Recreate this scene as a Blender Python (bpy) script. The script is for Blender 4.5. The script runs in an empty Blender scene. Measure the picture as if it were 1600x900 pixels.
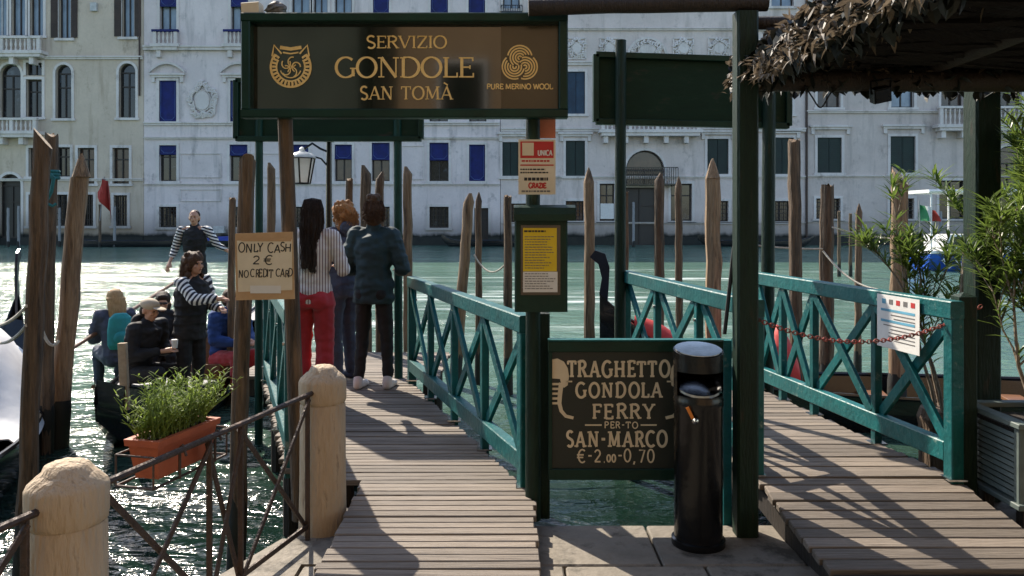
import bpy, bmesh, math, random
from mathutils import Vector, Matrix, Euler, noise as mnoise
random.seed(7)
R = math.radians
sc = bpy.context.scene
COL = sc.collection

# ------------------------------------------------------------------ camera
F = 1250.0            # focal length in photograph pixels (1600 wide)
HZ = 340.0            # horizon row in the photograph
EYE = 1.66
cam_d = bpy.data.cameras.new('camera')
cam = bpy.data.objects.new('camera', cam_d); COL.objects.link(cam)
cam.location = (0, 0, EYE); cam.rotation_euler = (R(90), 0, 0)
cam_d.sensor_width = 36; cam_d.lens = 36 * F / 1600
cam_d.shift_y = (HZ - 450) / 1600
cam_d.clip_start = 0.05; cam_d.clip_end = 600
sc.camera = cam
# ------------------------------------------------------------------ light
SUN_EL = 41.0
SUN_AZ = (-0.58, 0.81)          # horizontal direction towards the sun
w = bpy.data.worlds.new('World'); sc.world = w; w.use_nodes = True
nt = w.node_tree
bg = nt.nodes['Background']
sky = nt.nodes.new('ShaderNodeTexSky'); sky.sky_type = 'NISHITA'; sky.sun_disc = False
sky.sun_elevation = R(SUN_EL); sky.sun_rotation = math.atan2(SUN_AZ[0], SUN_AZ[1])
nt.links.new(sky.outputs[0], bg.inputs[0]); bg.inputs[1].default_value = 0.15
sl = bpy.data.lights.new('sun', 'SUN'); sl.energy = 4.7; sl.angle = R(0.5); sl.color = (1.0, 0.90, 0.76)
so = bpy.data.objects.new('sun', sl); COL.objects.link(so)
h_ = math.cos(R(SUN_EL)) / math.hypot(*SUN_AZ)
so.rotation_euler = Vector((-SUN_AZ[0] * h_, -SUN_AZ[1] * h_, -math.sin(R(SUN_EL)))).to_track_quat('-Z', 'Y').to_euler()
so.location = (-20, 30, 30)
sc.view_settings.view_transform = 'Standard'; sc.view_settings.look = 'None'
sc.view_settings.gamma = 1; sc.view_settings.exposure = 1.0
sc.view_settings.use_curve_mapping = False
sc.render.engine = 'CYCLES'
sc.cycles.max_bounces = 5; sc.cycles.diffuse_bounces = 3; sc.cycles.glossy_bounces = 2
sc.cycles.caustics_reflective = False; sc.cycles.caustics_refractive = False

WATER = -0.55
def P(px, py, Y):
    """world point seen at photograph pixel (px, py) at depth Y"""
    return Vector(((px - 800) / F * Y, Y, EYE - (py - HZ) / F * Y))
def PX(px, Y): return (px - 800) / F * Y
def PZ(py, Y): return EYE - (py - HZ) / F * Y

# ------------------------------------------------------------------ materials
MATS = {}
def mat(name, c1, c2=None, rough=0.6, scale=8.0, stretch=(1, 1, 1), metal=0.0, bump=0.0, bscale=None, rnd=0.0,
        spec=0.5, contrast=0.5, detail=6.0, coat=0.0, extra=None, trans=0.0, c3=None, c3scale=3.0, c3amt=0.5, sheen=0.0, leafy=0.0):
    m = bpy.data.materials.new(name); m.use_nodes = True
    n, l = m.node_tree.nodes, m.node_tree.links
    b = n['Principled BSDF']
    b.inputs['Roughness'].default_value = rough; b.inputs['Metallic'].default_value = metal
    b.inputs['Specular IOR Level'].default_value = spec
    b.inputs['Coat Weight'].default_value = coat
    b.inputs['Sheen Weight'].default_value = sheen
    if trans: b.inputs['Transmission Weight'].default_value = trans
    tc = n.new('ShaderNodeTexCoord'); mp = n.new('ShaderNodeMapping'); mp.inputs['Scale'].default_value = stretch
    l.new(tc.outputs['Object'], mp.inputs[0])
    vec = mp.outputs[0]
    oi = n.new('ShaderNodeObjectInfo')
    if rnd:
        va = n.new('ShaderNodeVectorMath'); va.operation = 'ADD'
        cb = n.new('ShaderNodeMath'); cb.operation = 'MULTIPLY'; cb.inputs[1].default_value = 37.0
        l.new(oi.outputs['Random'], cb.inputs[0]); l.new(cb.outputs[0], va.inputs[1]); l.new(vec, va.inputs[0]); vec = va.outputs[0]
    nz = n.new('ShaderNodeTexNoise'); nz.inputs['Scale'].default_value = scale; nz.inputs['Detail'].default_value = detail
    nz.inputs['Roughness'].default_value = 0.62
    l.new(vec, nz.inputs['Vector'])
    c2 = c2 or tuple(x * 0.7 for x in c1)
    rp = n.new('ShaderNodeValToRGB')
    rp.color_ramp.elements[0].position = 0.5 - contrast / 2 * 0.6; rp.color_ramp.elements[1].position = 0.5 + contrast / 2 * 0.6
    rp.color_ramp.elements[0].color = (*c2, 1); rp.color_ramp.elements[1].color = (*c1, 1)
    l.new(nz.outputs['Fac'], rp.inputs[0])
    col = rp.outputs[0]
    if c3:
        n3 = n.new('ShaderNodeTexNoise'); n3.inputs['Scale'].default_value = c3scale; n3.inputs['Detail'].default_value = 8; n3.inputs['Roughness'].default_value = 0.7
        l.new(vec, n3.inputs['Vector'])
        r3 = n.new('ShaderNodeValToRGB'); r3.color_ramp.elements[0].position = 1 - c3amt - 0.05; r3.color_ramp.elements[1].position = 1 - c3amt + 0.08
        l.new(n3.outputs['Fac'], r3.inputs[0])
        mx = n.new('ShaderNodeMix'); mx.data_type = 'RGBA'; mx.inputs['B'].default_value = (*c3, 1)
        l.new(r3.outputs[0], mx.inputs['Factor']); l.new(col, mx.inputs['A']); col = mx.outputs['Result']
    if rnd:
        hs = n.new('ShaderNodeHueSaturation')
        mr = n.new('ShaderNodeMapRange'); mr.inputs['To Min'].default_value = 1 - rnd; mr.inputs['To Max'].default_value = 1 + rnd
        l.new(oi.outputs['Random'], mr.inputs[0]); l.new(mr.outputs[0], hs.inputs['Value']); l.new(col, hs.inputs['Color']); col = hs.outputs[0]
    if extra: col = extra(m, n, l, tc, col)
    l.new(col, b.inputs['Base Color'])
    if bump:
        nb = n.new('ShaderNodeTexNoise'); nb.inputs['Scale'].default_value = bscale or scale * 3; nb.inputs['Detail'].default_value = 6
        l.new(vec, nb.inputs['Vector'])
        bp = n.new('ShaderNodeBump'); bp.inputs['Strength'].default_value = bump; bp.inputs['Distance'].default_value = 0.02
        l.new(nb.outputs['Fac'], bp.inputs['Height']); l.new(bp.outputs[0], b.inputs['Normal'])
    if leafy:        # thin leaves let some sunlight through
        tr = n.new('ShaderNodeBsdfTranslucent'); ms = n.new('ShaderNodeMixShader'); ms.inputs[0].default_value = leafy
        l.new(col, tr.inputs['Color']); l.new(b.outputs[0], ms.inputs[1]); l.new(tr.outputs[0], ms.inputs[2]); l.new(ms.outputs[0], n['Material Output'].inputs['Surface'])
    MATS[name] = m
    return m
M = MATS
def stripes(axis, freq, colA, colB, duty=0.5, wob=0.0):
    """woven / printed stripes along a direction in object space"""
    def f(m, n, l, tc, col):
        d = n.new('ShaderNodeVectorMath'); d.operation = 'DOT_PRODUCT'; d.inputs[1].default_value = axis
        l.new(tc.outputs['Object'], d.inputs[0])
        k = n.new('ShaderNodeMath'); k.operation = 'MULTIPLY'; k.inputs[1].default_value = freq; l.new(d.outputs['Value'], k.inputs[0])
        fr = n.new('ShaderNodeMath'); fr.operation = 'FRACT'; l.new(k.outputs[0], fr.inputs[0])
        gt = n.new('ShaderNodeMath'); gt.operation = 'GREATER_THAN'; gt.inputs[1].default_value = duty; l.new(fr.outputs[0], gt.inputs[0])
        mx = n.new('ShaderNodeMix'); mx.data_type = 'RGBA'; mx.inputs['A'].default_value = (*colA, 1); mx.inputs['B'].default_value = (*colB, 1)
        l.new(gt.outputs[0], mx.inputs['Factor'])
        return mx.outputs['Result']
    return f

mat('deck_wood', (.245, .20, .158), (.105, .085, .067), .72, 5, (0.7, 22, 22), bump=.5, bscale=9, rnd=.30, contrast=1.0, c3=(.07, .052, .04), c3scale=2.6, c3amt=.40)
mat('dark_timber', (.032, .022, .015), (.012, .009, .007), .7, 6, (6, 6, .7), bump=.5, rnd=.1, contrast=.8)
mat('pile_wood', (.20, .132, .080), (.055, .037, .024), .85, 5, (7, 7, .7), bump=1.0, bscale=10, rnd=.28, contrast=.8, c3=(.028, .022, .016), c3scale=2.2, c3amt=.44)
mat('pile_pale', (.33, .225, .135), (.13, .080, .045), .85, 5, (8, 8, .6), bump=1.0, bscale=10, rnd=.18, contrast=.8, c3=(.06, .04, .025), c3scale=1.8, c3amt=.42)
mat('cut_wood', (.5, .38, .25), (.3, .21, .13), .8, 14, bump=.3, contrast=.8)
mat('teal_paint', (.005, .128, .128), (.0025, .056, .060), .45, 7, (1, 1, 1), bump=.35, bscale=26, rnd=.20, contrast=1.0, spec=.35, c3=(.20, .27, .24), c3scale=11, c3amt=.345)
mat('green_paint', (.003, .030, .019), (.002, .017, .011), .45, 5, spec=.25, bump=.2, bscale=25, rnd=.1, contrast=.8, c3=(.012, .04, .03), c3scale=7, c3amt=.3)
mat('green_board', (.004, .028, .015), (.002, .017, .010), .6, 3, (1, 1, 3), spec=.2, bump=.12, contrast=.8, c3=(.035, .03, .024), c3scale=3, c3amt=.38)
mat('green_post', (.007, .026, .015), (.003, .012, .007), .55, 6, (5, 5, .8), spec=.25, bump=.4, contrast=.8, c3=(.045, .032, .02), c3scale=3.5, c3amt=.36)
mat('black_metal', (.006, .006, .006), (.003, .003, .003), .22, 8, metal=.0, spec=.4, bump=.1)
mat('rust_iron', (.085, .052, .038), (.03, .021, .017), .55, 14, metal=.3, bump=.5, bscale=40, contrast=.8, c3=(.16, .075, .035), c3scale=12, c3amt=.36)
mat('steel', (.6, .6, .6), (.4, .4, .4), .18, 10, metal=1)
mat('stone_bollard', (.50, .39, .265), (.36, .265, .17), .78, 6, (3, 3, .6), bump=.7, bscale=22, contrast=.9, c3=(.19, .135, .085), c3scale=6, c3amt=.38)
mat('quay_stone', (.26, .225, .18), (.12, .105, .082), .8, 4, bump=.6, bscale=14, rnd=.18, contrast=.9, c3=(.055, .048, .036), c3scale=4, c3amt=.44)
mat('quay_side', (.16, .15, .12), (.04, .05, .035), .8, 3, bump=.6, contrast=.8)
mat('terracotta', (.46, .115, .045), (.31, .07, .028), .65, 7, bump=.2, contrast=.8)
mat('soil', (.035, .025, .018), None, .9, 30, bump=.8)
mat('gold', (.85, .61, .25), (.74, .50, .18), .5, 12, metal=.0, bump=.05)
mat('cream_paint', (.70, .60, .43), (.60, .50, .34), .6, 10, contrast=.8, c3=(.25, .21, .15), c3scale=14, c3amt=.3)
mat('paper_white', (.72, .70, .66), (.62, .60, .56), .7, 6)
mat('paper_yellow', (.72, .52, .02), (.62, .43, .01), .6, 5)
mat('paper_red', (.5, .025, .02), (.42, .02, .018), .6, 5)
mat('paper_blue', (.12, .36, .5), None, .6, 5)
mat('ink', (.02, .02, .022), None, .7, 5)
mat('ink_soft', (.16, .15, .14), None, .7, 5)
mat('cardboard', (.50, .33, .175), (.42, .26, .13), .75, 9, bump=.15)
mat('paper_cream', (.70, .62, .47), (.60, .52, .38), .75, 5)
mat('rope_white', (.62, .58, .5), (.4, .36, .3), .85, 40, bump=.6)
mat('rope_dark', (.02, .02, .02), None, .8, 40)
mat('rope_teal', (.02, .16, .17), None, .8, 40, bump=.4)
mat('chain_red', (.32, .055, .04), (.13, .06, .045), .6, 20, metal=.3, bump=.3)
mat('lamp_glass', (.80, .82, .82), (.72, .73, .73), .25, 3, leafy=.5)
mat('gondola_black', (.011, .011, .012), (.006, .006, .007), .17, 6, bump=.03, coat=.4)
mat('blue_black', (.012, .018, .04), (.006, .008, .02), .3, 5, metal=.3)
mat('boat_wood', (.22, .105, .05), (.12, .055, .028), .4, 6, (1, 8, 8), bump=.15, contrast=.8)
mat('grey_wood', (.33, .33, .33), (.16, .16, .16), .7, 6, (6, 1, 6), bump=.3, contrast=.8)
mat('white_tarp', (.78, .78, .77), (.68, .68, .68), .6, 2, bump=.25, bscale=5)
mat('blue_tarp', (.02, .045, .30), (.012, .03, .2), .6, 3, bump=.2)
mat('red_cloth', (.55, .04, .03), (.4, .025, .02), .7, 4, bump=.2)
mat('white_gloss', (.78, .78, .78), (.7, .7, .7), .3, 3)
mat('blue_gloss', (.03, .12, .55), (.02, .08, .4), .3, 3)
mat('skin', (.52, .29, .19), (.44, .23, .145), .5, 12, spec=.4)
mat('hair_dark', (.050, .026, .016), (.012, .007, .005), .6, 10, spec=.25, stretch=(14, 14, .8), bump=.7, bscale=18, contrast=.8)
mat('hair_brown', (.11, .055, .026), (.035, .018, .010), .6, 12, spec=.25, stretch=(4, 4, 4), bump=.8, bscale=20, contrast=.8)
mat('hair_ginger', (.46, .22, .075), (.24, .10, .035), .6, 10, spec=.25, stretch=(6, 6, 2), bump=.8, bscale=14, contrast=.8)
mat('hair_blonde', (.58, .38, .19), (.34, .20, .09), .6, 10, spec=.25, stretch=(14, 14, .8), bump=.7, bscale=18, contrast=.8)
mat('cloth_red', (.44, .022, .03), (.34, .016, .022), .8, 6, bump=.3, bscale=7, sheen=.2)
mat('cloth_teal', (.006, .028, .036), (.004, .019, .025), .75, 6, bump=.35, bscale=7)
mat('cloth_black', (.007, .007, .008), (.004, .004, .005), .8, 6, bump=.35, bscale=8)
mat('cloth_slate', (.065, .075, .115), (.045, .052, .08), .8, 6, bump=.3, bscale=7)
mat('cloth_denim', (.055, .066, .105), (.032, .04, .065), .8, 6, bump=.3, bscale=7)
mat('cloth_navy', (.02, .06, .22), (.012, .04, .15), .8, 6, bump=.3)
mat('cloth_cap', (.50, .42, .31), (.42, .35, .25), .8, 8, bump=.2)
mat('cloth_pack', (.02, .30, .31), (.014, .2, .21), .7, 6, bump=.3)
mat('cloth_pale', (.62, .58, .54), None, .8, 6, bump=.2)
mat('shoe_white', (.72, .68, .66), (.6, .55, .53), .6, 10)
mat('blouse', (.6, .55, .5), None, .8, 6, bump=.25, bscale=7, extra=stripes((1, .25, 0), 42, (.66, .60, .57), (.16, .09, .09), .66))
mat('sleeve_stripe', (.6, .6, .6), None, .8, 6, bump=.25, extra=stripes((.85, -.15, -.5), 19, (.7, .7, .68), (.015, .017, .03), .5))
mat('gondolier_sleeve', (.6, .6, .6), None, .8, 6, bump=.25, extra=stripes((.3, 0, .95), 22, (.7, .7, .68), (.015, .017, .03), .5))
mat('leaf_oleander', (.20, .27, .05), (.045, .09, .02), .35, 3, contrast=.9, spec=.5, leafy=.5)
mat('leaf_herb', (.26, .33, .06), (.11, .18, .03), .5, 6, contrast=.9, leafy=.45)
mat('leaf_dry', (.28, .22, .155), (.035, .026, .018), .55, 14, contrast=.7, leafy=.25)
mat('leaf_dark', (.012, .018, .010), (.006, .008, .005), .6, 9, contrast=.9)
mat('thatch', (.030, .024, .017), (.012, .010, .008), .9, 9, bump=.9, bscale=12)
mat('bark', (.30, .24, .17), (.14, .10, .07), .8, 8, (5, 5, 1), bump=.6)
mat('louver', (.12, .15, .135), (.08, .10, .09), .6, 6, bump=.15, rnd=.08)
mat('glass_dark', (.02, .024, .028), (.012, .015, .018), .06, 3, spec=.6)
mat('sign_glass', (.012, .015, .008), (.005, .010, .006), .07, 1.2, spec=.9, coat=.3)
mat('emblem_wool_panel', (.050, .038, .016), (.040, .030, .013), .2, 2, spec=.6)

# ------------------------------------------------------------------ mesh helpers
class MB:
    def __init__(s): s.v = []; s.f = []
    def add(s, verts, faces):
        o = len(s.v); s.v += [tuple(p) for p in verts]; s.f += [tuple(i + o for i in f) for f in faces]; return s
    def box(s, a, b):
        x0, y0, z0 = a; x1, y1, z1 = b
        return s.add([(x0,y0,z0),(x1,y0,z0),(x1,y1,z0),(x0,y1,z0),(x0,y0,z1),(x1,y0,z1),(x1,y1,z1),(x0,y1,z1)],
                     [(0,3,2,1),(4,5,6,7),(0,1,5,4),(1,2,6,5),(2,3,7,6),(3,0,4,7)])
    def beam(s, a, b, w, h, up=(0, 0, 1), ch=0.0):
        """bar from a to b, w across, h along `up`, long edges chamfered"""
        a = Vector(a); b = Vector(b); d = (b - a).normalized(); up = Vector(up)
        if abs(d.dot(up)) > .98: up = Vector((0, 1, 0))
        sx = d.cross(up).normalized(); uz = sx.cross(d).normalized()
        c = ch or min(w, h) * .08
        prof = [(-w/2+c,-h/2),(w/2-c,-h/2),(w/2,-h/2+c),(w/2,h/2-c),(w/2-c,h/2),(-w/2+c,h/2),(-w/2,h/2-c),(-w/2,-h/2+c)]
        vs = [a + sx*x + uz*z for x, z in prof] + [b + sx*x + uz*z for x, z in prof]
        n = len(prof)
        return s.add(vs, [tuple(reversed(range(n))), tuple(range(n, 2*n))] + [(i, (i+1) % n, n+(i+1) % n, n+i) for i in range(n)])
    def tube(s, pts, rad, seg=8, cap=True):
        pts = [Vector(p) for p in pts]; n = len(pts)
        if not hasattr(rad, '__len__'): rad = [rad] * n
        rings = []; prev = None
        for i, p in enumerate(pts):
            d = (pts[min(i+1, n-1)] - pts[max(i-1, 0)]).normalized()
            if prev is None:
                u = d.cross(Vector((0, 0, 1)) if abs(d.z) < .9 else Vector((1, 0, 0))).normalized()
            else:
                u = (prev - d * prev.dot(d)).normalized()
            v = d.cross(u); prev = u
            rings.append([p + (u * math.cos(2*math.pi*k/seg) + v * math.sin(2*math.pi*k/seg)) * rad[i] for k in range(seg)])
        vs = [q for r in rings for q in r]; fs = []
        for i in range(n-1):
            for k in range(seg):
                fs.append((i*seg+k, i*seg+(k+1) % seg, (i+1)*seg+(k+1) % seg, (i+1)*seg+k))
        if cap: fs.append(tuple(reversed(range(seg)))); fs.append(tuple((n-1)*seg+k for k in range(seg)))
        return s.add(vs, fs)
    def lathe(s, prof, c=(0, 0, 0), seg=24, sx=1, sy=1):
        vs = []; fs = []
        for r, z in prof:
            for k in range(seg):
                a = 2*math.pi*k/seg; vs.append((c[0]+r*math.cos(a)*sx, c[1]+r*math.sin(a)*sy, c[2]+z))
        for i in range(len(prof)-1):
            for k in range(seg): fs.append((i*seg+k, i*seg+(k+1) % seg, (i+1)*seg+(k+1) % seg, (i+1)*seg+k))
        fs.append(tuple(reversed(range(seg)))); fs.append(tuple((len(prof)-1)*seg+k for k in range(seg)))
        return s.add(vs, fs)
    def loft(s, rings, cap=True):
        n = len(rings[0]); vs = [q for r in rings for q in r]; fs = []
        for i in range(len(rings)-1):
            for k in range(n): fs.append((i*n+k, i*n+(k+1) % n, (i+1)*n+(k+1) % n, (i+1)*n+k))
        if cap: fs.append(tuple(reversed(range(n)))); fs.append(tuple((len(rings)-1)*n+k for k in range(n)))
        return s.add(vs, fs)
    def prism(s, poly, y0, y1, plane='xz'):
        """polygon in a plane extruded along the third axis"""
        n = len(poly)
        if plane == 'xz': vs = [(x, y0, z) for x, z in poly] + [(x, y1, z) for x, z in poly]
        elif plane == 'xy': vs = [(x, y, y0) for x, y in poly] + [(x, y, y1) for x, y in poly]
        else: vs = [(y0, x, z) for x, z in poly] + [(y1, x, z) for x, z in poly]
        return s.add(vs, [tuple(range(n)), tuple(reversed(range(n, 2*n)))] + [(i, n+i, n+(i+1) % n, (i+1) % n) for i in range(n)])
    def mesh(s, name, origin=(0, 0, 0), smooth=False):
        me = bpy.data.meshes.new(name); ox, oy, oz = origin
        me.from_pydata([(x-ox, y-oy, z-oz) for x, y, z in s.v], [], s.f); me.validate(); me.update()
        bm = bmesh.new(); bm.from_mesh(me); bmesh.ops.recalc_face_normals(bm, faces=bm.faces); bm.to_mesh(me); bm.free()
        if smooth:
            for p in me.polygons: p.use_smooth = True
            me.set_sharp_from_angle(angle=R(42)) if hasattr(me, 'set_sharp_from_angle') else None
        return me

WORLD = {}
def wloc(o): return WORLD.get(o.name, Vector((0, 0, 0)))
def tag(o, label=None, cat=None, group=None, kind=None):
    if label: o['label'] = label
    if cat: o['category'] = cat
    if group: o['group'] = group
    if kind: o['kind'] = kind
    return o
def thing(name, loc, label, cat, group=None):
    o = bpy.data.objects.new(name, None); COL.objects.link(o); o.location = loc; o.empty_display_size = .1
    WORLD[o.name] = Vector(loc)
    return tag(o, label, cat, group)
def obj(name, mb, m, parent=None, label=None, cat=None, group=None, kind=None, smooth=False, origin=None):
    """links a mesh built in world coordinates as ONE object; its origin goes to the middle of its base"""
    if origin is None:
        xs = [v[0] for v in mb.v]; ys = [v[1] for v in mb.v]; zs = [v[2] for v in mb.v]
        origin = ((min(xs)+max(xs))/2, (min(ys)+max(ys))/2, min(zs))
    me = mb.mesh(name, origin, smooth); me.materials.append(M[m] if isinstance(m, str) else m)
    o = bpy.data.objects.new(name, me); COL.objects.link(o)
    WORLD[o.name] = Vector(origin)
    if parent is not None:
        o.parent = parent; o.location = Vector(origin) - wloc(parent)
    else: o.location = origin
    return tag(o, label, cat, group, kind)
BOXC = {}
def bev_mesh(sx, sy, sz, b, m):
    key = (round(sx, 3), round(sy, 3), round(sz, 3), b, m)
    if key in BOXC: return BOXC[key]
    bm = bmesh.new(); bmesh.ops.create_cube(bm, size=1)
    for v in bm.verts: v.co = Vector((v.co.x*sx, v.co.y*sy, v.co.z*sz))
    bmesh.ops.bevel(bm, geom=list(bm.edges), offset=b, segments=1, affect='EDGES')
    me = bpy.data.meshes.new('block'); bm.to_mesh(me); bm.free(); me.materials.append(M[m]); BOXC[key] = me
    return me
def piece(name, size, m, parent, loc, rot=(0, 0, 0), bev=.004):
    """bevelled block whose mesh data is shared with every block of that size; loc in world"""
    o = bpy.data.objects.new(name, bev_mesh(*size, bev, m)); COL.objects.link(o)
    WORLD[o.name] = Vector(loc)
    o.parent = parent; o.location = Vector(loc) - (wloc(parent) if parent else Vector()); o.rotation_euler = rot
    return o
# ================================================================== water
def water_material():
    m = bpy.data.materials.new('canal_water'); m.use_nodes = True
    n, l = m.node_tree.nodes, m.node_tree.links; b = n['Principled BSDF']
    b.inputs['Roughness'].default_value = .07; b.inputs['IOR'].default_value = 1.33
    g = n.new('ShaderNodeNewGeometry')
    def noise_tex(scale, det, sx, sy, rough=.55):
        mp = n.new('ShaderNodeMapping'); mp.inputs['Scale'].default_value = (sx, sy, 1); l.new(g.outputs['Position'], mp.inputs[0])
        t = n.new('ShaderNodeTexNoise'); t.inputs['Scale'].default_value = scale; t.inputs['Detail'].default_value = det; t.inputs['Roughness'].default_value = rough
        t.inputs['Distortion'].default_value = .6
        l.new(mp.outputs[0], t.inputs['Vector']); return t.outputs['Fac']
    big = noise_tex(.09, 3, .6, 1.0)
    cr = n.new('ShaderNodeValToRGB'); cr.color_ramp.elements[0].position = .35; cr.color_ramp.elements[1].position = .65
    cr.color_ramp.elements[0].color = (.064, .132, .096, 1); cr.color_ramp.elements[1].color = (.120, .205, .150, 1); l.new(big, cr.inputs[0])
    # shade and weak reflection near the quay, painted as darker water
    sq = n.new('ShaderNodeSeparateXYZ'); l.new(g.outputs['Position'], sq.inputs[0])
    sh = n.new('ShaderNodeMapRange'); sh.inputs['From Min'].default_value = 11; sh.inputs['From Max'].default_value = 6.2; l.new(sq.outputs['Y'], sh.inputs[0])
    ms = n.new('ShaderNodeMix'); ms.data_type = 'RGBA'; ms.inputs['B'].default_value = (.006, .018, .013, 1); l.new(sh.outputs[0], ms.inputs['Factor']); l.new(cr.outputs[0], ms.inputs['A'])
    # sky glints on boat wakes, painted into the colour as white streaks
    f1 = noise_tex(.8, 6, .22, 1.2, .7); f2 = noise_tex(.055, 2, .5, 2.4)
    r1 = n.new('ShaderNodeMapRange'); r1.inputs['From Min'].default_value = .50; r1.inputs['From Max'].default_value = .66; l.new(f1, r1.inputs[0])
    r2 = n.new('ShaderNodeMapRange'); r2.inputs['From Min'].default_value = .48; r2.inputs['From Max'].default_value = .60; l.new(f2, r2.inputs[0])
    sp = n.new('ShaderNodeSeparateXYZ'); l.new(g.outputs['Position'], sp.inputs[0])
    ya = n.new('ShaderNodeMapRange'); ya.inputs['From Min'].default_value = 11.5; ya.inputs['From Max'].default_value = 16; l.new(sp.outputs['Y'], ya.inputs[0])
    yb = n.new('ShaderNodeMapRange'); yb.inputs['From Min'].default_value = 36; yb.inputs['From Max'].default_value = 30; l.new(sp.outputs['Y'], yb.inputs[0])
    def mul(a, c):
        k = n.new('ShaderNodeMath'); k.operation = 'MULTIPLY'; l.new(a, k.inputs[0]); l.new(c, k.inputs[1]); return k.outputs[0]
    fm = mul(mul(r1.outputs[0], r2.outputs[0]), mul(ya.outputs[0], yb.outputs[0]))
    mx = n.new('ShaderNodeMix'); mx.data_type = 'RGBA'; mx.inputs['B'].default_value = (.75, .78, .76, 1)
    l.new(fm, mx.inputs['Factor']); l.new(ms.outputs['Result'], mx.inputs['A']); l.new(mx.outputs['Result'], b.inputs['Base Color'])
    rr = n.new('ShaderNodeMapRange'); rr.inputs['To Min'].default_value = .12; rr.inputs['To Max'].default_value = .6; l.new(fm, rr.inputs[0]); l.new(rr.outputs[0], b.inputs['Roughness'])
    hs = []
    for scale, det, sx, sy, amp in ((.55, 3, .55, 1.1, 1.0), (2.6, 3, .6, 1.2, .34), (9, 3, .8, 1.2, .075)):
        t = noise_tex(scale, det, sx, sy); k = n.new('ShaderNodeMath'); k.operation = 'MULTIPLY'; k.inputs[1].default_value = amp; l.new(t, k.inputs[0]); hs.append(k.outputs[0])
    a1 = n.new('ShaderNodeMath'); l.new(hs[0], a1.inputs[0]); l.new(hs[1], a1.inputs[1])
    a2 = n.new('ShaderNodeMath'); l.new(a1.outputs[0], a2.inputs[0]); l.new(hs[2], a2.inputs[1])
    bp = n.new('ShaderNodeBump'); bp.inputs['Strength'].default_value = 1.0; bp.inputs['Distance'].default_value = .34
    l.new(a2.outputs[0], bp.inputs['Height']); l.new(bp.outputs[0], b.inputs['Normal'])
    M['canal_water'] = m
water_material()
wb = MB(); nx, ny = 60, 60
vs = []; fs = []
for j in range(ny+1):
    for i in range(nx+1):
        x = -75 + 150*i/nx; y = -12 + 78.5*(j/ny)
        vs.append((x, y, WATER + .02*mnoise.noise((x*.3, y*.5, 0))))
for j in range(ny):
    for i in range(nx): fs.append((j*(nx+1)+i, j*(nx+1)+i+1, (j+1)*(nx+1)+i+1, (j+1)*(nx+1)+i))
wb.add(vs, fs)
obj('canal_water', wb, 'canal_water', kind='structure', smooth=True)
gb = MB(); gb.add([(-300, -300, -2.2), (300, -300, -2.2), (300, 300, -2.2), (-300, 300, -2.2)], [(0, 1, 2, 3)])
mat('canal_mud', (.05, .05, .04))
obj('canal_bed', gb, 'canal_mud', kind='structure')

# ================================================================== quay
QE = [(-2.75, -1), (-1.86, 2.4), (-1.44, 3.55), (-1.20, 4.16), (-1.16, 4.62), (-.80, 4.62), (-.78, 4.34), (2.5, 4.34), (2.52, 4.95), (16, 4.95), (16, -12), (-17, -12), (-17, -1)]
qb = MB(); qb.prism(QE, -2.2, -.055, 'xy')
quay = obj('quay', qb, 'quay_side', kind='structure')
def slab(x0, x1, y0, y1, zoff=0):
    j = .006
    t = .05 + random.uniform(0, .006)
    piece('paving_slab', (round(x1-x0-2*j, 3), round(y1-y0-2*j, 3), .05), 'quay_stone', quay,
          ((x0+x1)/2, (y0+y1)/2, -.055+.0255+random.uniform(0, .008)), (random.uniform(-.004, .004), random.uniform(-.004, .004), 0), .008)
# coping stones along the edge, then rows of slabs back to the camera
for x0, x1 in ((-.77, -.05), (-.05, .72), (.72, 1.42), (1.42, 2.1), (2.1, 2.5)): slab(x0, x1, 3.82, 4.33)
slab(-1.15, -.79, 4.12, 4.6); slab(2.55, 3.3, 4.1, 4.93); slab(3.3, 4.2, 4.1, 4.93); slab(2.5, 3.3, 3.5, 4.1); slab(3.3, 4.2, 3.5, 4.1)
for y0, y1, xs in ((3.16, 3.82, (-1.0, -.35, .25, .92, 1.5, 2.2, 2.5)), (2.5, 3.16, (-1.0, -.5, .1, .78, 1.3, 1.9, 2.6)), (1.84, 2.5, (-1.0, -.3, .3, .9, 1.6, 2.3)), (1.18, 1.84, (-1, -.5, .1, .8, 1.5, 2.2))):
    for a, c in zip(xs, xs[1:]): slab(a, c, y0, y1)
# edge stones under the railing follow the slanting edge
for (ax, ay), (cx, cy) in (((-1.19, 4.15), (-1.41, 3.58)), ((-1.425, 3.56), (-1.83, 2.42)), ((-1.84, 2.4), (-2.3, .72))):
    eb = MB(); j = .01
    eb.prism([(ax, ay-j), (cx, cy+j), (-1.01, cy+j), (-1.01, ay-j)], -.055, random.uniform(-.004, .004), 'xy')
    obj('paving_slab', eb, 'quay_stone', quay)
eb = MB(); eb.prism([(-1.01, 3.83), (-1.01, 4.11), (-.78, 4.11), (-.78, 3.83)], -.055, .001, 'xy'); obj('paving_slab', eb, 'quay_stone', quay)

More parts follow.
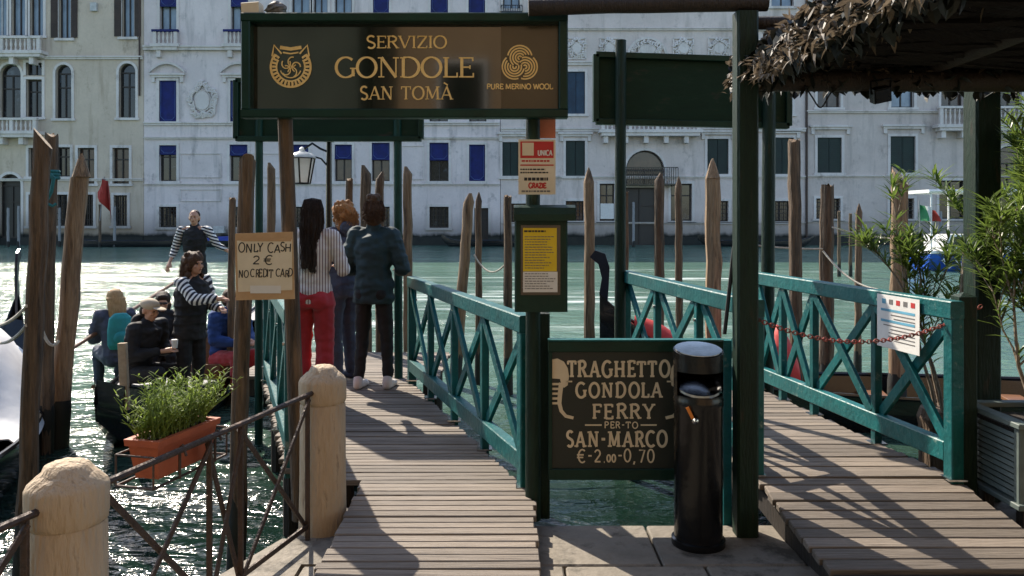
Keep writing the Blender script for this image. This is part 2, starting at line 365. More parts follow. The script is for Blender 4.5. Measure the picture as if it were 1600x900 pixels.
# ================================================================== palazzi across the canal
D = 64.2
def FX(px): return (px-800)/F*D
def FZ(py): return EYE+(HZ-py)/F*D
def stucco(name, c1, c2, cs, algae=True):
    """stucco with damp streaks that run down, and a dark algae line at the water"""
    m = bpy.data.materials.new(name); m.use_nodes = True
    n, l = m.node_tree.nodes, m.node_tree.links; b = n['Principled BSDF']; b.inputs['Roughness'].default_value = .9
    g = n.new('ShaderNodeNewGeometry')
    def tex(scale, sx, sz, det=6, rough=.65):
        mp = n.new('ShaderNodeMapping'); mp.inputs['Scale'].default_value = (sx, 1, sz); l.new(g.outputs['Position'], mp.inputs[0])
        t = n.new('ShaderNodeTexNoise'); t.inputs['Scale'].default_value = scale; t.inputs['Detail'].default_value = det; t.inputs['Roughness'].default_value = rough
        l.new(mp.outputs[0], t.inputs['Vector']); return t.outputs['Fac']
    def ramp(fac, p0, p1):
        r = n.new('ShaderNodeMapRange'); r.inputs['From Min'].default_value = p0; r.inputs['From Max'].default_value = p1; l.new(fac, r.inputs[0]); return r.outputs[0]
    def mix(fac, a, c, amt=1.0):
        mx = n.new('ShaderNodeMix'); mx.data_type = 'RGBA'; 
        if amt < 1:
            k = n.new('ShaderNodeMath'); k.operation = 'MULTIPLY'; k.inputs[1].default_value = amt; l.new(fac, k.inputs[0]); fac = k.outputs[0]
        l.new(fac, mx.inputs['Factor'])
        for s, v in (('A', a), ('B', c)):
            if isinstance(v, tuple): mx.inputs[s].default_value = (*v, 1)
            else: l.new(v, mx.inputs[s])
        return mx.outputs['Result']
    col = mix(ramp(tex(.35, 1, 1), .35, .65), c1, c2)
    col = mix(ramp(tex(1.2, 1.0, .12, 8), .52, .72), col, cs, .75)
    col = mix(ramp(tex(.5, 1.4, 1.0, 8, .75), .56, .66), col, tuple(x*.72 for x in cs), .55)
    col = mix(ramp(tex(6, 1, 1), .45, .8), col, tuple(x*.75 for x in c2), .3)
    if algae:
        sp = n.new('ShaderNodeSeparateXYZ'); l.new(g.outputs['Position'], sp.inputs[0])
        k = n.new('ShaderNodeMath'); k.operation = 'MULTIPLY'; k.inputs[1].default_value = 1.1; l.new(tex(.5, 1, .4), k.inputs[0])
        a = n.new('ShaderNodeMath'); a.operation = 'SUBTRACT'; l.new(sp.outputs['Z'], a.inputs[0]); l.new(k.outputs[0], a.inputs[1])
        col = mix(ramp(a.outputs[0], 1.6, -.3), col, tuple(x*.55 for x in cs), .8)
        col = mix(ramp(a.outputs[0], -.08, -.35), col, (.012, .014, .011))
    l.new(col, b.inputs['Base Color'])
    bp = n.new('ShaderNodeBump'); bp.inputs['Strength'].default_value = .5; bp.inputs['Distance'].default_value = .05
    l.new(tex(3, 1, 1, 8), bp.inputs['Height']); l.new(bp.outputs[0], b.inputs['Normal'])
    M[name] = m
stucco('stucco_beige', (.62, .51, .40), (.52, .425, .33), (.34, .26, .18))
stucco('stucco_white', (.74, .645, .615), (.635, .55, .525), (.34, .31, .30))
stucco('stucco_grey', (.70, .60, .55), (.585, .50, .455), (.33, .29, .25))
stucco('stucco_buff', (.62, .53, .475), (.51, .435, .39), (.32, .28, .25))
stucco('trim_stone', (.72, .655, .61), (.60, .54, .50), (.34, .30, .26))
mat('pane_dark', (.018, .02, .022), (.010, .011, .012), .08, 2, spec=.6, rnd=.5, c3=(.11, .13, .15), c3scale=.8, c3amt=.38)  # pale patches are reflections painted into the glass colour
mat('pane_pale', (.34, .42, .50), (.10, .13, .17), .15, .9, (1, 1, .6), contrast=1.0, spec=.5)
mat('door_dark', (.010, .009, .008), (.005, .005, .005), .4, 2)
mat('pane_warm', (.12, .065, .042), (.012, .012, .012), .15, 1.3, contrast=1.0)
mat('frame_dark', (.035, .026, .02), None, .6, 4)
mat('frame_white', (.55, .54, .52), None, .6, 4)
mat('shutter_brown', (.055, .035, .026), (.035, .022, .017), .7, 1.5, rnd=.1)
mat('shutter_green', (.006, .024, .018), (.004, .015, .012), .6, 1.5, rnd=.1)
mat('shutter_blue', (.018, .055, .10), (.012, .03, .06), .6, 1.5, rnd=.1)
mat('awning_blue', (.007, .014, .125), (.005, .009, .075), .8, 2, rnd=.12)
mat('awning_edge', (.16, .24, .50), None, .8, 2)
mat('algae', (.016, .018, .012), (.008, .009, .007), .7, 2, bump=.5)
REV = .42       # depth of the window reveals
def wall_mesh(x0, x1, z0, z1, holes, y=D):
    xs = sorted({x0, x1, *[h[0] for h in holes], *[h[1] for h in holes]}); xs = [v for v in xs if x0 <= v <= x1]
    zs = sorted({z0, z1, *[h[2] for h in holes], *[h[3] for h in holes]}); zs = [v for v in zs if z0 <= v <= z1]
    b = MB()
    for i in range(len(xs)-1):
        run = None
        for j in range(len(zs)-1):
            cx, cz = (xs[i]+xs[i+1])/2, (zs[j]+zs[j+1])/2
            if any(h[0] < cx < h[1] and h[2] < cz < h[3] for h in holes): continue
            b.add([(xs[i], y, zs[j]), (xs[i+1], y, zs[j]), (xs[i+1], y, zs[j+1]), (xs[i], y, zs[j+1])], [(0, 1, 2, 3)])
    for h in holes:
        a0, a1, c0, c1 = h[:4]; yb = y+REV
        b.add([(a0, y, c0), (a1, y, c0), (a1, yb, c0), (a0, yb, c0)], [(0, 1, 2, 3)])
        b.add([(a0, y, c0), (a0, yb, c0), (a0, yb, c1), (a0, y, c1)], [(0, 1, 2, 3)])
        b.add([(a1, y, c0), (a1, y, c1), (a1, yb, c1), (a1, yb, c0)], [(0, 1, 2, 3)])
        b.add([(a0, y, c1), (a0, yb, c1), (a1, yb, c1), (a1, y, c1)], [(0, 1, 2, 3)])
        b.add([(a0, yb, c0), (a1, yb, c0), (a1, yb, c1), (a0, yb, c1)], [(0, 1, 2, 3)])
        if len(h) > 4 and h[4]:          # round head: fill the two upper corners
            r = (a1-a0)/2; cx = (a0+a1)/2; zc = c1-r
            for sgn in (-1, 1):
                pts = [(cx+sgn*r*math.cos(t*math.pi/20), zc+r*math.sin(t*math.pi/20)) for t in range(11)] + [(cx+sgn*r, c1)]
                b.prism(pts, y+.002, y+REV-.1)
    # back and returns so the house is a solid block
    b.box((x0, y+1.0, z0), (x1, y+9, z1))
    b.add([(x0, y, z0), (x0, y+1, z0), (x0, y+1, z1), (x0, y, z1), (x1, y, z0), (x1, y+1, z0), (x1, y+1, z1), (x1, y, z1)], [(0, 3, 2, 1), (4, 5, 6, 7), (3, 7, 6, 2)])
    return b
def window(par, px0, px1, py0, py1, kind='g', pane='pane_dark', arch=False, trim=True, sill=True, frame='frame_dark', awn=0.0, hood=None, tw=4):
    x0, x1, z0, z1 = FX(px0), FX(px1), FZ(py1), FZ(py0); W = x1-x0; H = z1-z0; yb = D+REV-.12
    fr = MB(); t = .11
    r = W/2; zt = z1-(r if arch else 0)
    fr.box((x0, yb, z0), (x0+t, yb+.07, zt)); fr.box((x1-t, yb, z0), (x1, yb+.07, zt)); fr.box((x0+t, yb, z0), (x1-t, yb+.07, z0+t))
    fr.box((x0+t, yb, zt-t), (x1-t, yb+.07, zt))
    fr.box(((x0+x1)/2-.05, yb+.002, z0+t), ((x0+x1)/2+.05, yb+.072, zt-t))
    zm = z0+(zt-z0)*.68
    if H > 2: fr.box((x0+t, yb-.004, zm-.05), (x1-t, yb+.066, zm+.05))
    if arch:
        cx = (x0+x1)/2
        for k in range(12):
            a, c = math.pi*k/12, math.pi*(k+1)/12
            fr.prism([(cx+r*math.cos(a), zt+r*math.sin(a)), (cx+r*math.cos(c), zt+r*math.sin(c)), (cx+(r-t)*math.cos(c), zt+(r-t)*math.sin(c)), (cx+(r-t)*math.cos(a), zt+(r-t)*math.sin(a))], yb+.001, yb+.071)
    if kind == 'bars':
        for k in range(1, 5): fr.box((x0+W*k/5-.025, D+.1, z0), (x0+W*k/5+.025, D+.15, z1))
        for k in range(1, 5): fr.box((x0, D+.10, z0+H*k/5-.025), (x1, D+.14, z0+H*k/5+.025))
    wnd = obj('window', fr, frame, par)
    pb = MB(); pb.box((x0+.02, yb+.08, z0+.02), (x1-.02, yb+.10, zt-.01))
    if arch:
        cx = (x0+x1)/2
        pb.prism([(cx+(r-.02)*math.cos(math.pi*k/14), zt+(r-.02)*math.sin(math.pi*k/14)) for k in range(15)], yb+.08, yb+.10)
    obj('pane', pb, pane, wnd)
    if kind in ('G', 'Bs'):            # closed shutters, two leaves with rails
        for s in (0, 1):
            sb = MB(); a0 = x0+.02+s*W/2; a1 = a0+W/2-.04; yy = D+.10
            sb.box((a0, yy, z0+.02), (a1, yy+.06, z1-.02))
            for k in range(1, int(H/.16)):
                zz = z0+.1+k*.16
                if zz < z1-.2: sb.box((a0+.07, yy-.025, zz), (a1-.07, yy-.001, zz+.07))
            obj('shutter', sb, 'shutter_green' if kind == 'G' else 'shutter_blue', wnd)
    if kind == 's':                    # open shutters folded back on the wall
        for s in (-1, 1):
            sb = MB(); a0 = x0-W*.62 if s < 0 else x1+.04; a1 = x0-.04 if s < 0 else x1+W*.55
            sb.box((a0, D-.10, z0+.05), (a1, D-.045, z1))
            for k in range(1, int(H/.2)): sb.box((a0+.08, D-.118, z0+k*.2), (a1-.08, D-.101, z0+k*.2+.1))
            obj('shutter', sb, 'shutter_brown', wnd)
    if awn:
        ab = MB(); zb = z1-H*awn
        ab.add([(x0-.04, D+.10, z1-.02), (x1+.04, D+.10, z1-.02), (x1+.04, D-.04 if awn < .9 else D+.02, zb), (x0-.04, D-.04 if awn < .9 else D+.02, zb),
                (x0-.04, D+.13, z1-.02), (x1+.04, D+.13, z1-.02), (x1+.04, D-.01 if awn < .9 else D+.05, zb), (x0-.04, D-.01 if awn < .9 else D+.05, zb)],
               [(0, 1, 2, 3), (7, 6, 5, 4), (0, 4, 5, 1), (2, 6, 7, 3), (1, 5, 6, 2), (0, 3, 7, 4)])
        aw = obj('awning', ab, 'awning_blue', wnd)
        eb = MB(); q = .12; yy = lambda z: D-.03+(.12 if awn < .9 else .06)*(z-zb)/(z1-zb)-.02
        c = .28
        ring = [(x0+q, z1-.12), (x0+q, zb+q+c), (x0+q+c, zb+q), (x1-q-c, zb+q), (x1-q, zb+q+c), (x1-q, z1-.12)]
        for (ax, az), (bx_, bz) in zip(ring, ring[1:]): eb.beam((ax, yy(az), az), (bx_, yy(bz), bz), .012, .05, up=(0.01, 1, .3))
        obj('trim', eb, 'awning_edge', aw)
    if trim:
        T = tw*.0514; tb = MB(); y0 = D-.07
        if arch:
            tb.box((x0-T, y0, z0), (x0, D+.05, zt)); tb.box((x1, y0, z0), (x1+T, D+.05, zt)); cx = (x0+x1)/2
            for k in range(14):
                a, c = math.pi*k/14, math.pi*(k+1)/14
                tb.prism([(cx+(r+T)*math.cos(a), zt+(r+T)*math.sin(a)), (cx+(r+T)*math.cos(c), zt+(r+T)*math.sin(c)), (cx+r*math.cos(c), zt+r*math.sin(c)), (cx+r*math.cos(a), zt+r*math.sin(a))], y0+.002, D+.05)
        else:
            tb.box((x0-T, y0, z0), (x0, D+.05, z1)); tb.box((x1, y0, z0), (x1+T, D+.05, z1)); tb.box((x0-T, y0-.003, z1), (x1+T, D+.05, z1+T))
        if sill: tb.box((x0-T*1.5, D-.16, z0-.2), (x1+T*1.5, D+.1, z0-.002))
        obj('surround', tb, 'trim_stone', wnd)
    if hood:
        hb = MB(); hx0, hx1, hy = FX(hood[0]), FX(hood[1]), FZ(hood[2])
        hb.box((hx0, D-.32, hy), (hx1, D+.02, hy+.16)); hb.box((hx0+.12, D-.2, hy-.18), (hx1-.12, D+.02, hy-.001))
        for xx in (hx0+.15, hx1-.4): hb.box((xx, D-.18, hy-.55), (xx+.25, D+.02, hy-.181))
        if len(hood) > 3:      # segmental pediment
            cx = (hx0+hx1)/2; hw = (hx1-hx0)/2; rise = hood[3]*.0514
            for k in range(12):
                u, v = -1+2*k/12, -1+2*(k+1)/12
                zu, zv = hy+.16+rise*(1-u*u), hy+.16+rise*(1-v*v)
                hb.prism([(cx+u*hw, zu), (cx+v*hw, zv), (cx+v*hw, zv+.2), (cx+u*hw, zu+.2)], D-.32, D+.02)
        obj('hood', hb, 'trim_stone', wnd)
    return wnd
def band(par, px0, px1, py, hpx, proud=.15, name='string_course'):
    b = MB(); x0, x1 = FX(px0), FX(px1); z = FZ(py+hpx); h = hpx*.0514
    b.box((x0, D-proud, z), (x1, D+.03, z+h*.6)); b.box((x0, D-proud-.1, z+h*.6+.001), (x1, D+.03, z+h))
    obj(name, b, 'trim_stone', par)
def balcony(par, px0, px1, py0, py1, iron=False, proj=.9, blue=False):
    x0, x1, z1, z0 = FX(px0), FX(px1), FZ(py0), FZ(py1)
    b = MB()
    if iron:
        b.box((x0, D-proj, z0), (x1, D, z0+.12))
        bl = obj('balcony', b, 'black_metal', par)
        r = MB(); r.box((x0, D-proj, z1-.06), (x1, D-proj+.06, z1)); r.box((x0, D-proj, z1-.06), (x0+.05, D, z1)); r.box((x1-.05, D-proj, z1-.06), (x1, D, z1))
        n = max(3, int((x1-x0)/.17))
        for k in range(n+1): xx = x0+(x1-x0)*k/n; r.box((xx-.025, D-proj+.005, z0+.12), (xx+.025, D-proj+.055, z1-.061))
        obj('railing', r, 'black_metal', bl); return bl
    b.box((x0-.2, D-proj-.1, z0-.25), (x1+.2, D, z0)); b.box((x0, D-proj, z0-.5), (x1, D, z0-.251))
    k = x0+.2
    while k < x1-.3: b.box((k, D-proj*.8, z0-1.05), (k+.35, D, z0-.501)); k += 1.6
    bl = obj('balcony', b, 'trim_stone', par)
    t = MB(); t.box((x0-.1, D-proj-.05, z1-.18), (x1+.1, D-proj+.28, z1)); obj('handrail', t, 'awning_blue' if blue else 'trim_stone', bl)
    n = max(3, int((x1-x0)/.36)); r = MB(); h = z1-z0
    for k in range(n+1):
        xx = x0+.12+(x1-x0-.24)*k/n
        if k % 6 == 0 or k == n: r.box((xx-.13, D-proj, z0), (xx+.13, D-proj+.24, z1-.18)); continue
        r.lathe([(.06, 0), (.09, h*.08), (.05, h*.2), (.10, h*.42), (.05, h*.7), (.08, h*.8), (.06, max(h-.185, .3))], (xx, D-proj+.12, z0), 8)
    obj('balusters', r, 'trim_stone', bl, kind='stuff', smooth=True)
    return bl
def palazzo(name, px0, px1, m, label, wins, top=-110):
    p = thing(name, (FX((px0+px1)/2), D, WATER), label, 'palazzo')
    holes = [(FX(a), FX(b), FZ(d), FZ(c), kw.get('arch', False)) for a, b, c, d, kw in wins]
    obj('wall', wall_mesh(FX(px0), FX(px1), WATER-1.6, FZ(top), holes), m, p)
    for a, b, c, d, kw in wins: window(p, a, b, c, d, **kw)
    # plinth of Istrian stone with weed at the waterline
    pb = MB(); cuts = sorted([(FX(a), FX(b)) for a, b, c, d, kw in wins if d > 368]); x = FX(px0)+.02
    for a, c in cuts + [(FX(px1)-.02, None)]:
        if a-x > .1: pb.box((x, D-.12, WATER-1.6), (a, D+.02, FZ(371)))
        x = c
    obj('plinth', pb, 'algae', p)
    # tiled roof and cornice above the picture
    rb = MB(); x0, x1 = FX(px0), FX(px1); zt = FZ(top)
    rb.box((x0, D-.5, zt), (x1, D+9.3, zt+.4))
    rb.add([(x0, D-.7, zt+.4), (x1, D-.7, zt+.4), (x1, D+4.5, zt+2.4), (x0, D+4.5, zt+2.4), (x1, D+9.5, zt+.4), (x0, D+9.5, zt+.4)], [(0, 1, 2, 3), (3, 2, 4, 5), (0, 3, 5), (1, 4, 2), (0, 5, 4, 1)])
    obj('roof', rb, 'terracotta', p)
    return p
g = dict
# --- leftmost house, warm beige, round-headed windows
W0 = [(-70, -46, -60, 57, g(pane='pane_pale')), (-40, -16, -60, 57, g(pane='pane_pale')), (-12, 11, -60, 56, g(pane='pane_pale', frame='frame_white')), (18, 40, -60, 56, g(pane='pane_pale')), (47, 68, -60, 56, g(pane='pane_pale')),
      (92, 111, -60, 60, g(kind='s', pane='pane_pale')), (191, 210, -60, 58, g(kind='s', pane='pane_pale')),
      (-46, -14, 100, 184, g(arch=True)), (0, 33, 100, 184, g(arch=True)), (41, 66, 124, 183, g()), (41, 66, 98, 118, g(sill=False)), (87, 112, 101, 185, g(arch=True)), (186, 212, 99, 184, g(arch=True)),
      (45, 70, 231, 276, g(pane='pane_dark')), (88, 110, 230, 276, g()), (122, 148, 231, 287, g(pane='pane_warm')), (176, 202, 231, 287, g(pane='pane_warm')),
      (-1, 33, 272, 372, g(arch=True, sill=False, pane='door_dark')), (45, 66, 304, 353, g(kind='bars')), (88, 106, 304, 353, g(kind='bars')), (128, 146, 304, 353, g(kind='bars')), (178, 199, 305, 353, g(kind='bars')),
      (-70, -46, 231, 287, g()), (-70, -46, 304, 353, g(kind='bars'))]
b0 = palazzo('palazzo', -110, 224.4, 'stucco_beige', 'beige palazzo with round-headed windows and brown shutters at the far left', W0)
band(b0, -110, 224, 88, 5); band(b0, -110, 224, 279, 4, .1); balcony(b0, -75, 72, 60, 82); balcony(b0, -60, 66, 186, 206)
wb_ = MB(); wb_.box((FX(143), D-.25, FZ(18)), (FX(153), D, FZ(5))); obj('meter_box', wb_, 'frame_white', b0)
pb = MB(); pb.tube([(FX(219), D-.12, FZ(-60)), (FX(219), D-.12, FZ(150))], .07); obj('drainpipe', pb, 'rust_iron', b0)
# --- second house, white, blue awnings
AW = dict(awn=.3); W1 = []
for a, b in ((250, 276), (361, 388)): W1.append((a, b, -60, 47, g(pane='pane_pale', awn=.66, sill=False)))
for a, b in ((456, 484), (490, 512), (523, 550)): W1.append((a, b, -60, 50, g(pane='pane_pale')))
for a, b in ((583, 608), (673, 700)): W1.append((a, b, -60, 50, g(pane='pane_pale', awn=.74)))
W1 += [(732, 758, -60, 50, g(awn=1.0))]
for a, b in ((249, 276), (360, 387)): W1.append((a, b, 126, 190, g(awn=1.0, hood=(a-14, b+14, 118, 14))))
for a, b in ((480, 507), (580, 607), (671, 700), (733, 760)): W1.append((a, b, 126, 190, g(awn=.5, hood=(a-14, b+14, 118, 14))))
W1 += [(249, 276, 227, 283, g(awn=.26)), (359, 387, 226, 283, g(awn=.3)), (456, 482, 226, 283, g(awn=.4)), (523, 550, 226, 283, g(awn=.4, pane='pane_warm')), (581, 609, 223, 283, g(awn=.45, pane='pane_warm')), (671, 701, 223, 283, g(awn=.46)), (733, 758, 226, 283, g(awn=1.0)),
       (249, 276, 323, 355, g(kind='bars')), (359, 387, 323, 355, g(kind='bars')), (456, 482, 323, 355, g(kind='bars')), (523, 550, 323, 355, g(kind='bars')), (581, 609, 323, 355, g(kind='bars')), (671, 701, 323, 356, g(kind='bars')), (741, 763, 325, 376, g(sill=False, pane='door_dark'))]
b1 = palazzo('palazzo', 225, 781.5, 'stucco_white', 'white palazzo with deep blue window awnings behind the gondola service sign', W1)
band(b1, 226, 781, 72, 7, .3); band(b1, 226, 781, 191, 5); band(b1, 226, 781, 214, 4, .12); band(b1, 226, 781, 287, 3, .08)
for a, b in ((243, 280), (354, 390), (574, 616), (664, 708), (726, 764)): balcony(b1, a, b, 48, 70, proj=.5, blue=True)
def relief(par, px0, px1, py0, py1, name='stone_relief', n=46, frame=False, seed=1):
    """carved coat of arms / panel: scrolls and bosses standing out of the wall"""
    rnd = random.Random(seed); b = MB(); cx, cz = FX((px0+px1)/2), FZ((py0+py1)/2); hw, hh = (FX(px1)-FX(px0))/2, (FZ(py0)-FZ(py1))/2
    for k in range(n):
        a = 2*math.pi*k/n; q = 1+.12*math.sin(5*a)+rnd.uniform(-.06, .06)
        x, z = cx+hw*.82*q*math.cos(a), cz+hh*.82*q*math.sin(a); s = rnd.uniform(.1, .2)*min(hw, 1.2)
        pts = [(x+s*math.cos(a+t*.9), D-.05-.04*t, z+s*math.sin(a+t*.9)) for t in range(5)]
        b.tube(pts, [.10, .12, .10, .08, .05], 6)
    ov = [(hw*.5*math.cos(t*math.pi/10), hh*.5*math.sin(t*math.pi/10)) for t in range(20)]
    b.prism([(cx+x, cz+z) for x, z in ov], D-.22, D+.01)
    b.tube([(cx+x*1.1, D-.1, cz+z*1.1) for x, z in ov+ov[:1]], .07, 6)
    if frame:
        for a0, c0, a1, c1 in ((px0, py0, px1, py0), (px0, py1, px1, py1), (px0, py0, px0, py1), (px1, py0, px1, py1)):
            b.beam((FX(a0), D-.04, FZ(c0)), (FX(a1), D-.04, FZ(c1)), .12, .14, up=(0, 1, 0))
    obj(name, b, 'trim_stone', par, smooth=True)
relief(b1, 295, 340, 128, 187, n=54, seed=3)
for a, c, e, f_ in ((282, 345, 240, 277), (282, 345, 296, 314), (392, 452, 240, 277), (620, 662, 228, 280)):
    b = MB()
    for q0, r0, q1, r1 in ((a, e, c, e), (a, f_, c, f_), (a, e, a, f_), (c, e, c, f_)): b.beam((FX(q0), D-.01, FZ(r0)), (FX(q1), D-.01, FZ(r1)), .08, .12, up=(0, 1, 0))
    obj('wall_panel', b, 'trim_stone', b1)
ab = MB(); ab.box((FX(337), D-.5, FZ(364)), (FX(353), D-.02, FZ(353))); obj('air_conditioner', ab, 'frame_white', b1)
# --- third house, pale grey, green shutters, big water door
W2 = [(786, 812, -60, 14, g(pane='pane_pale')), (886, 914, -60, 6, g()), (983, 1040, -60, 6, g()), (1107, 1138, -60, 6, g()), (1205, 1240, -60, 10, g(pane='pane_pale')),
      (800, 826, 112, 178, g(kind='Bs')), (886, 914, 112, 178, g(kind='Bs')), (945, 968, 112, 186, g()), (983, 1040, 100, 186, g(arch=True)), (1055, 1083, 112, 186, g()), (1107, 1138, 112, 178, g(kind='Bs')), (1205, 1238, 112, 178, g(kind='Bs')),
      (785, 810, 222, 276, g(kind='G', hood=(777, 830, 210))), (884, 914, 220, 275, g(kind='G', hood=(872, 926, 210))), (978, 1038, 235, 289, g(arch=True, pane='pane_warm', sill=False)), (1105, 1138, 217, 272, g(kind='G', hood=(1093, 1150, 207))), (1205, 1240, 215, 272, g(kind='G', hood=(1193, 1252, 205))),
      (799, 829, 318, 350, g(kind='bars')), (884, 912, 314, 345, g(kind='bars')), (937, 960, 287, 345, g(pane='pane_dark')), (974, 1026, 293, 383, g(sill=False, pane='door_dark')), (1048, 1081, 287, 345, g(pane='pane_dark')), (1108, 1138, 314, 346, g(kind='bars')), (1204, 1235, 314, 346, g(kind='bars'))]
b2 = palazzo('palazzo', 782.2, 1258, 'stucco_grey', 'pale grey palazzo with green shutters and a dark arched water door', W2)
band(b2, 783, 1258, 44, 4); band(b2, 783, 1258, 96, 6); band(b2, 783, 1258, 200, 6, .2); band(b2, 783, 1258, 275, 4, .08); band(b2, 783, 1258, 347, 3, .06)
balcony(b2, 938, 1090, 187, 204); balcony(b2, 974, 1056, 262, 290, iron=True); balcony(b2, 783, 816, 10, 22, iron=True, proj=.5)
for k, (a, c) in enumerate(((887, 915), (938, 966), (1052, 1083), (1107, 1139), (1205, 1238))): relief(b2, a, c, 60, 92, n=22, frame=True, seed=k+5)
lb = MB()
for k in range(16):
    u, v = math.pi*k/16, math.pi*(k+1)/16; cx, cz = FX(1011), FZ(90); r0, r1 = 1.45, 1.65
    lb.prism([(cx+r1*math.cos(u), cz+r1*math.sin(u)), (cx+r1*math.cos(v), cz+r1*math.sin(v)), (cx+r0*math.cos(v), cz+r0*math.sin(v)), (cx+r0*math.cos(u), cz+r0*math.sin(u))], D-.18, D+.01)
obj('lunette', lb, 'trim_stone', b2); relief(b2, 986, 1036, 64, 92, n=26, seed=21)
sb = MB(); sb.box((FX(938), D-.06, FZ(342)), (FX(959), D-.02, FZ(318))); obj('notice', sb, 'paper_white', b2)
# --- fourth house, buff, at the right
W3 = [(1278, 1320, -60, 5, g(pane='pane_pale')), (1391, 1430, -60, 5, g()), (1277, 1313, 116, 168, g(pane='pane_warm', kind='g')), (1392, 1428, 116, 168, g(pane='pane_pale')), (1470, 1505, 100, 166, g(pane='pane_warm')), (1562, 1596, 100, 166, g(pane='pane_warm')), (1640, 1676, 116, 168, g()),
      (1277, 1315, 215, 270, g(kind='G', hood=(1264, 1330, 199))), (1391, 1430, 213, 270, g(kind='G', hood=(1377, 1446, 198))), (1552, 1604, 228, 292, g(arch=True, pane='pane_warm')), (1640, 1678, 213, 270, g(kind='G')),
      (1275, 1313, 310, 342, g(kind='bars')), (1390, 1428, 310, 342, g(kind='bars')), (1467, 1508, 282, 342, g(pane='pane_dark')), (1556, 1600, 305, 383, g(sill=False)), (1640, 1678, 310, 342, g(kind='bars'))]
b3 = palazzo('palazzo', 1258.6, 1740, 'stucco_buff', 'buff palazzo with a stone balcony at the right end of the row', W3)
band(b3, 1259, 1740, 44, 5); band(b3, 1259, 1740, 173, 4); band(b3, 1259, 1740, 274, 3, .08); band(b3, 1259, 1740, 345, 3, .06); balcony(b3, 1460, 1620, 168, 196)
pb = MB(); pb.tube([(FX(1259.5), D-.15, FZ(-60)), (FX(1259.5), D-.15, FZ(372))], .09); obj('drainpipe', pb, 'rust_iron', b3)

# ================================================================== unseen houses behind the camera, raised to block sky light, mirrored in the sign
mat('plaster_ochre', (.36, .235, .13), (.28, .18, .10), .9, 1.2, bump=.2, c3=(.3, .2, .12), c3scale=1.0, c3amt=.3)
mat('plaster_dark', (.10, .11, .085), (.06, .07, .055), .9, 1.2, bump=.2)
for x0, x1, y, h, m, lab in ((-2.6, 15, -6.2, 17, 'plaster_ochre', 'unseen ochre plastered house behind the viewer, raised to block sky light'), (-16, -2.7, -5.4, 16, 'plaster_dark', 'unseen dark green house added behind the viewer to block sky and darken the sign reflection')):
    h_t = thing('unseen_house', ((x0+x1)/2, y, 0), lab, 'house')
    wbk = MB(); wbk.box((x0, y-5, -.06), (x1, y, h)); obj('wall', wbk, m, h_t)
    rb = MB(); rb.add([(x0-.3, y+.4, h), (x1+.3, y+.4, h), (x1+.3, y-5.4, h), (x0-.3, y-5.4, h), (x0+.5, y-2.5, h+1.6), (x1-.5, y-2.5, h+1.6)], [(0, 1, 5, 4), (1, 2, 5), (2, 3, 4, 5), (3, 0, 4), (3, 2, 1, 0)]); obj('roof', rb, 'terracotta', h_t)
    for zz in (2.9, 6.2, 9.6, 12.8):
        xx = x0+1.2
        while xx < x1-1.6:
            fb = MB(); fb.box((xx, y+.002, zz), (xx+.95, y+.06, zz+1.7)); wn = obj('window', fb, 'frame_white', h_t)
            gb2 = MB(); gb2.box((xx+.08, y+.062, zz+.08), (xx+.87, y+.07, zz+1.62)); obj('pane', gb2, 'pane_dark', wn); xx += 2.3
    db = MB(); db.box(((x0+x1)/2-.6, y+.002, -.05), ((x0+x1)/2+.6, y+.06, 2.3)); obj('door', db, 'shutter_green', h_t)
# ================================================================== timber walkways
def lerp(a, b, t): return a+(b-a)*t
def deck(th, left, right, y0, y1, zf, step=.1, gap=.007, thick=.035):
    """boards laid across; left/right give the edge x at a depth, zf the height"""
    y = y0; k = 0
    while y < y1-.02:
        wd = min(step*random.choice((.96, 1, 1, 1.05)), y1-y); yc = y+wd/2
        a, c = left(yc)+random.uniform(-.012, .012), right(yc)+random.uniform(-.012, .012)
        L = round((c-a)/.02)*.02
        sl_ = math.atan2(zf(y+wd)-zf(y), wd)
        piece('board', (L, round(wd-gap, 3), thick), 'deck_wood', th, ((a+c)/2, yc, zf(yc)-thick/2+random.uniform(-.003, .003)), (sl_, random.uniform(-.004, .004), random.uniform(-.004, .004)), .004)
        y += wd; k += 1
def stringer(th, pts, w=.07, h=.16, m='dark_timber'):
    for p, q in zip(pts, pts[1:]):
        b = MB(); b.beam(p, q, w, h); obj('stringer', b, m, th)
# left walkway: a short ramp on the quay, then a straight run veering left over the water
SK = -.34
zL = lambda y: .13 - .01*max(0, y-4.35) if y > 4.35 else lerp(.02, .13, max(0, (y-2.5)/1.85))
lL = lambda y: -.875 if y < 4.66 else max(-.875+(SK*1.06)*(y-4.66)-.43*min(1, (y-4.66)/.25), -9)
rL = lambda y: .12 if y < 4.42 else .12+SK*(y-4.42)
wl = thing('walkway', (-.37, 4.3, 0), 'weathered board walkway leading left to the waiting passengers', 'walkway')
deck(wl, lL, rL, 2.5, 7.9, zL, step=.068)
for off in (.09, -.09):
    f_ = rL if off < 0 else lL
    stringer(wl, [(f_(4.75)+off, 4.75, zL(4.75)-.125), (f_(7.85)+off, 7.85, zL(7.85)-.125)])
    stringer(wl, [(rL(2.6)+off if off < 0 else -.875+off, 2.75, zL(2.75)-.045), (rL(2.6)+off if off < 0 else -.875+off, 4.33, zL(4.33)-.09)], .06, .08)
lb = lambda y: -2.72; rb_ = lambda y: -.72
deck(wl, lb, rb_, 7.9, 9.3, lambda y: .095, step=.09)
for xx in (-2.6, -.85): stringer(wl, [(xx, 7.95, -.03), (xx, 9.25, -.03)])
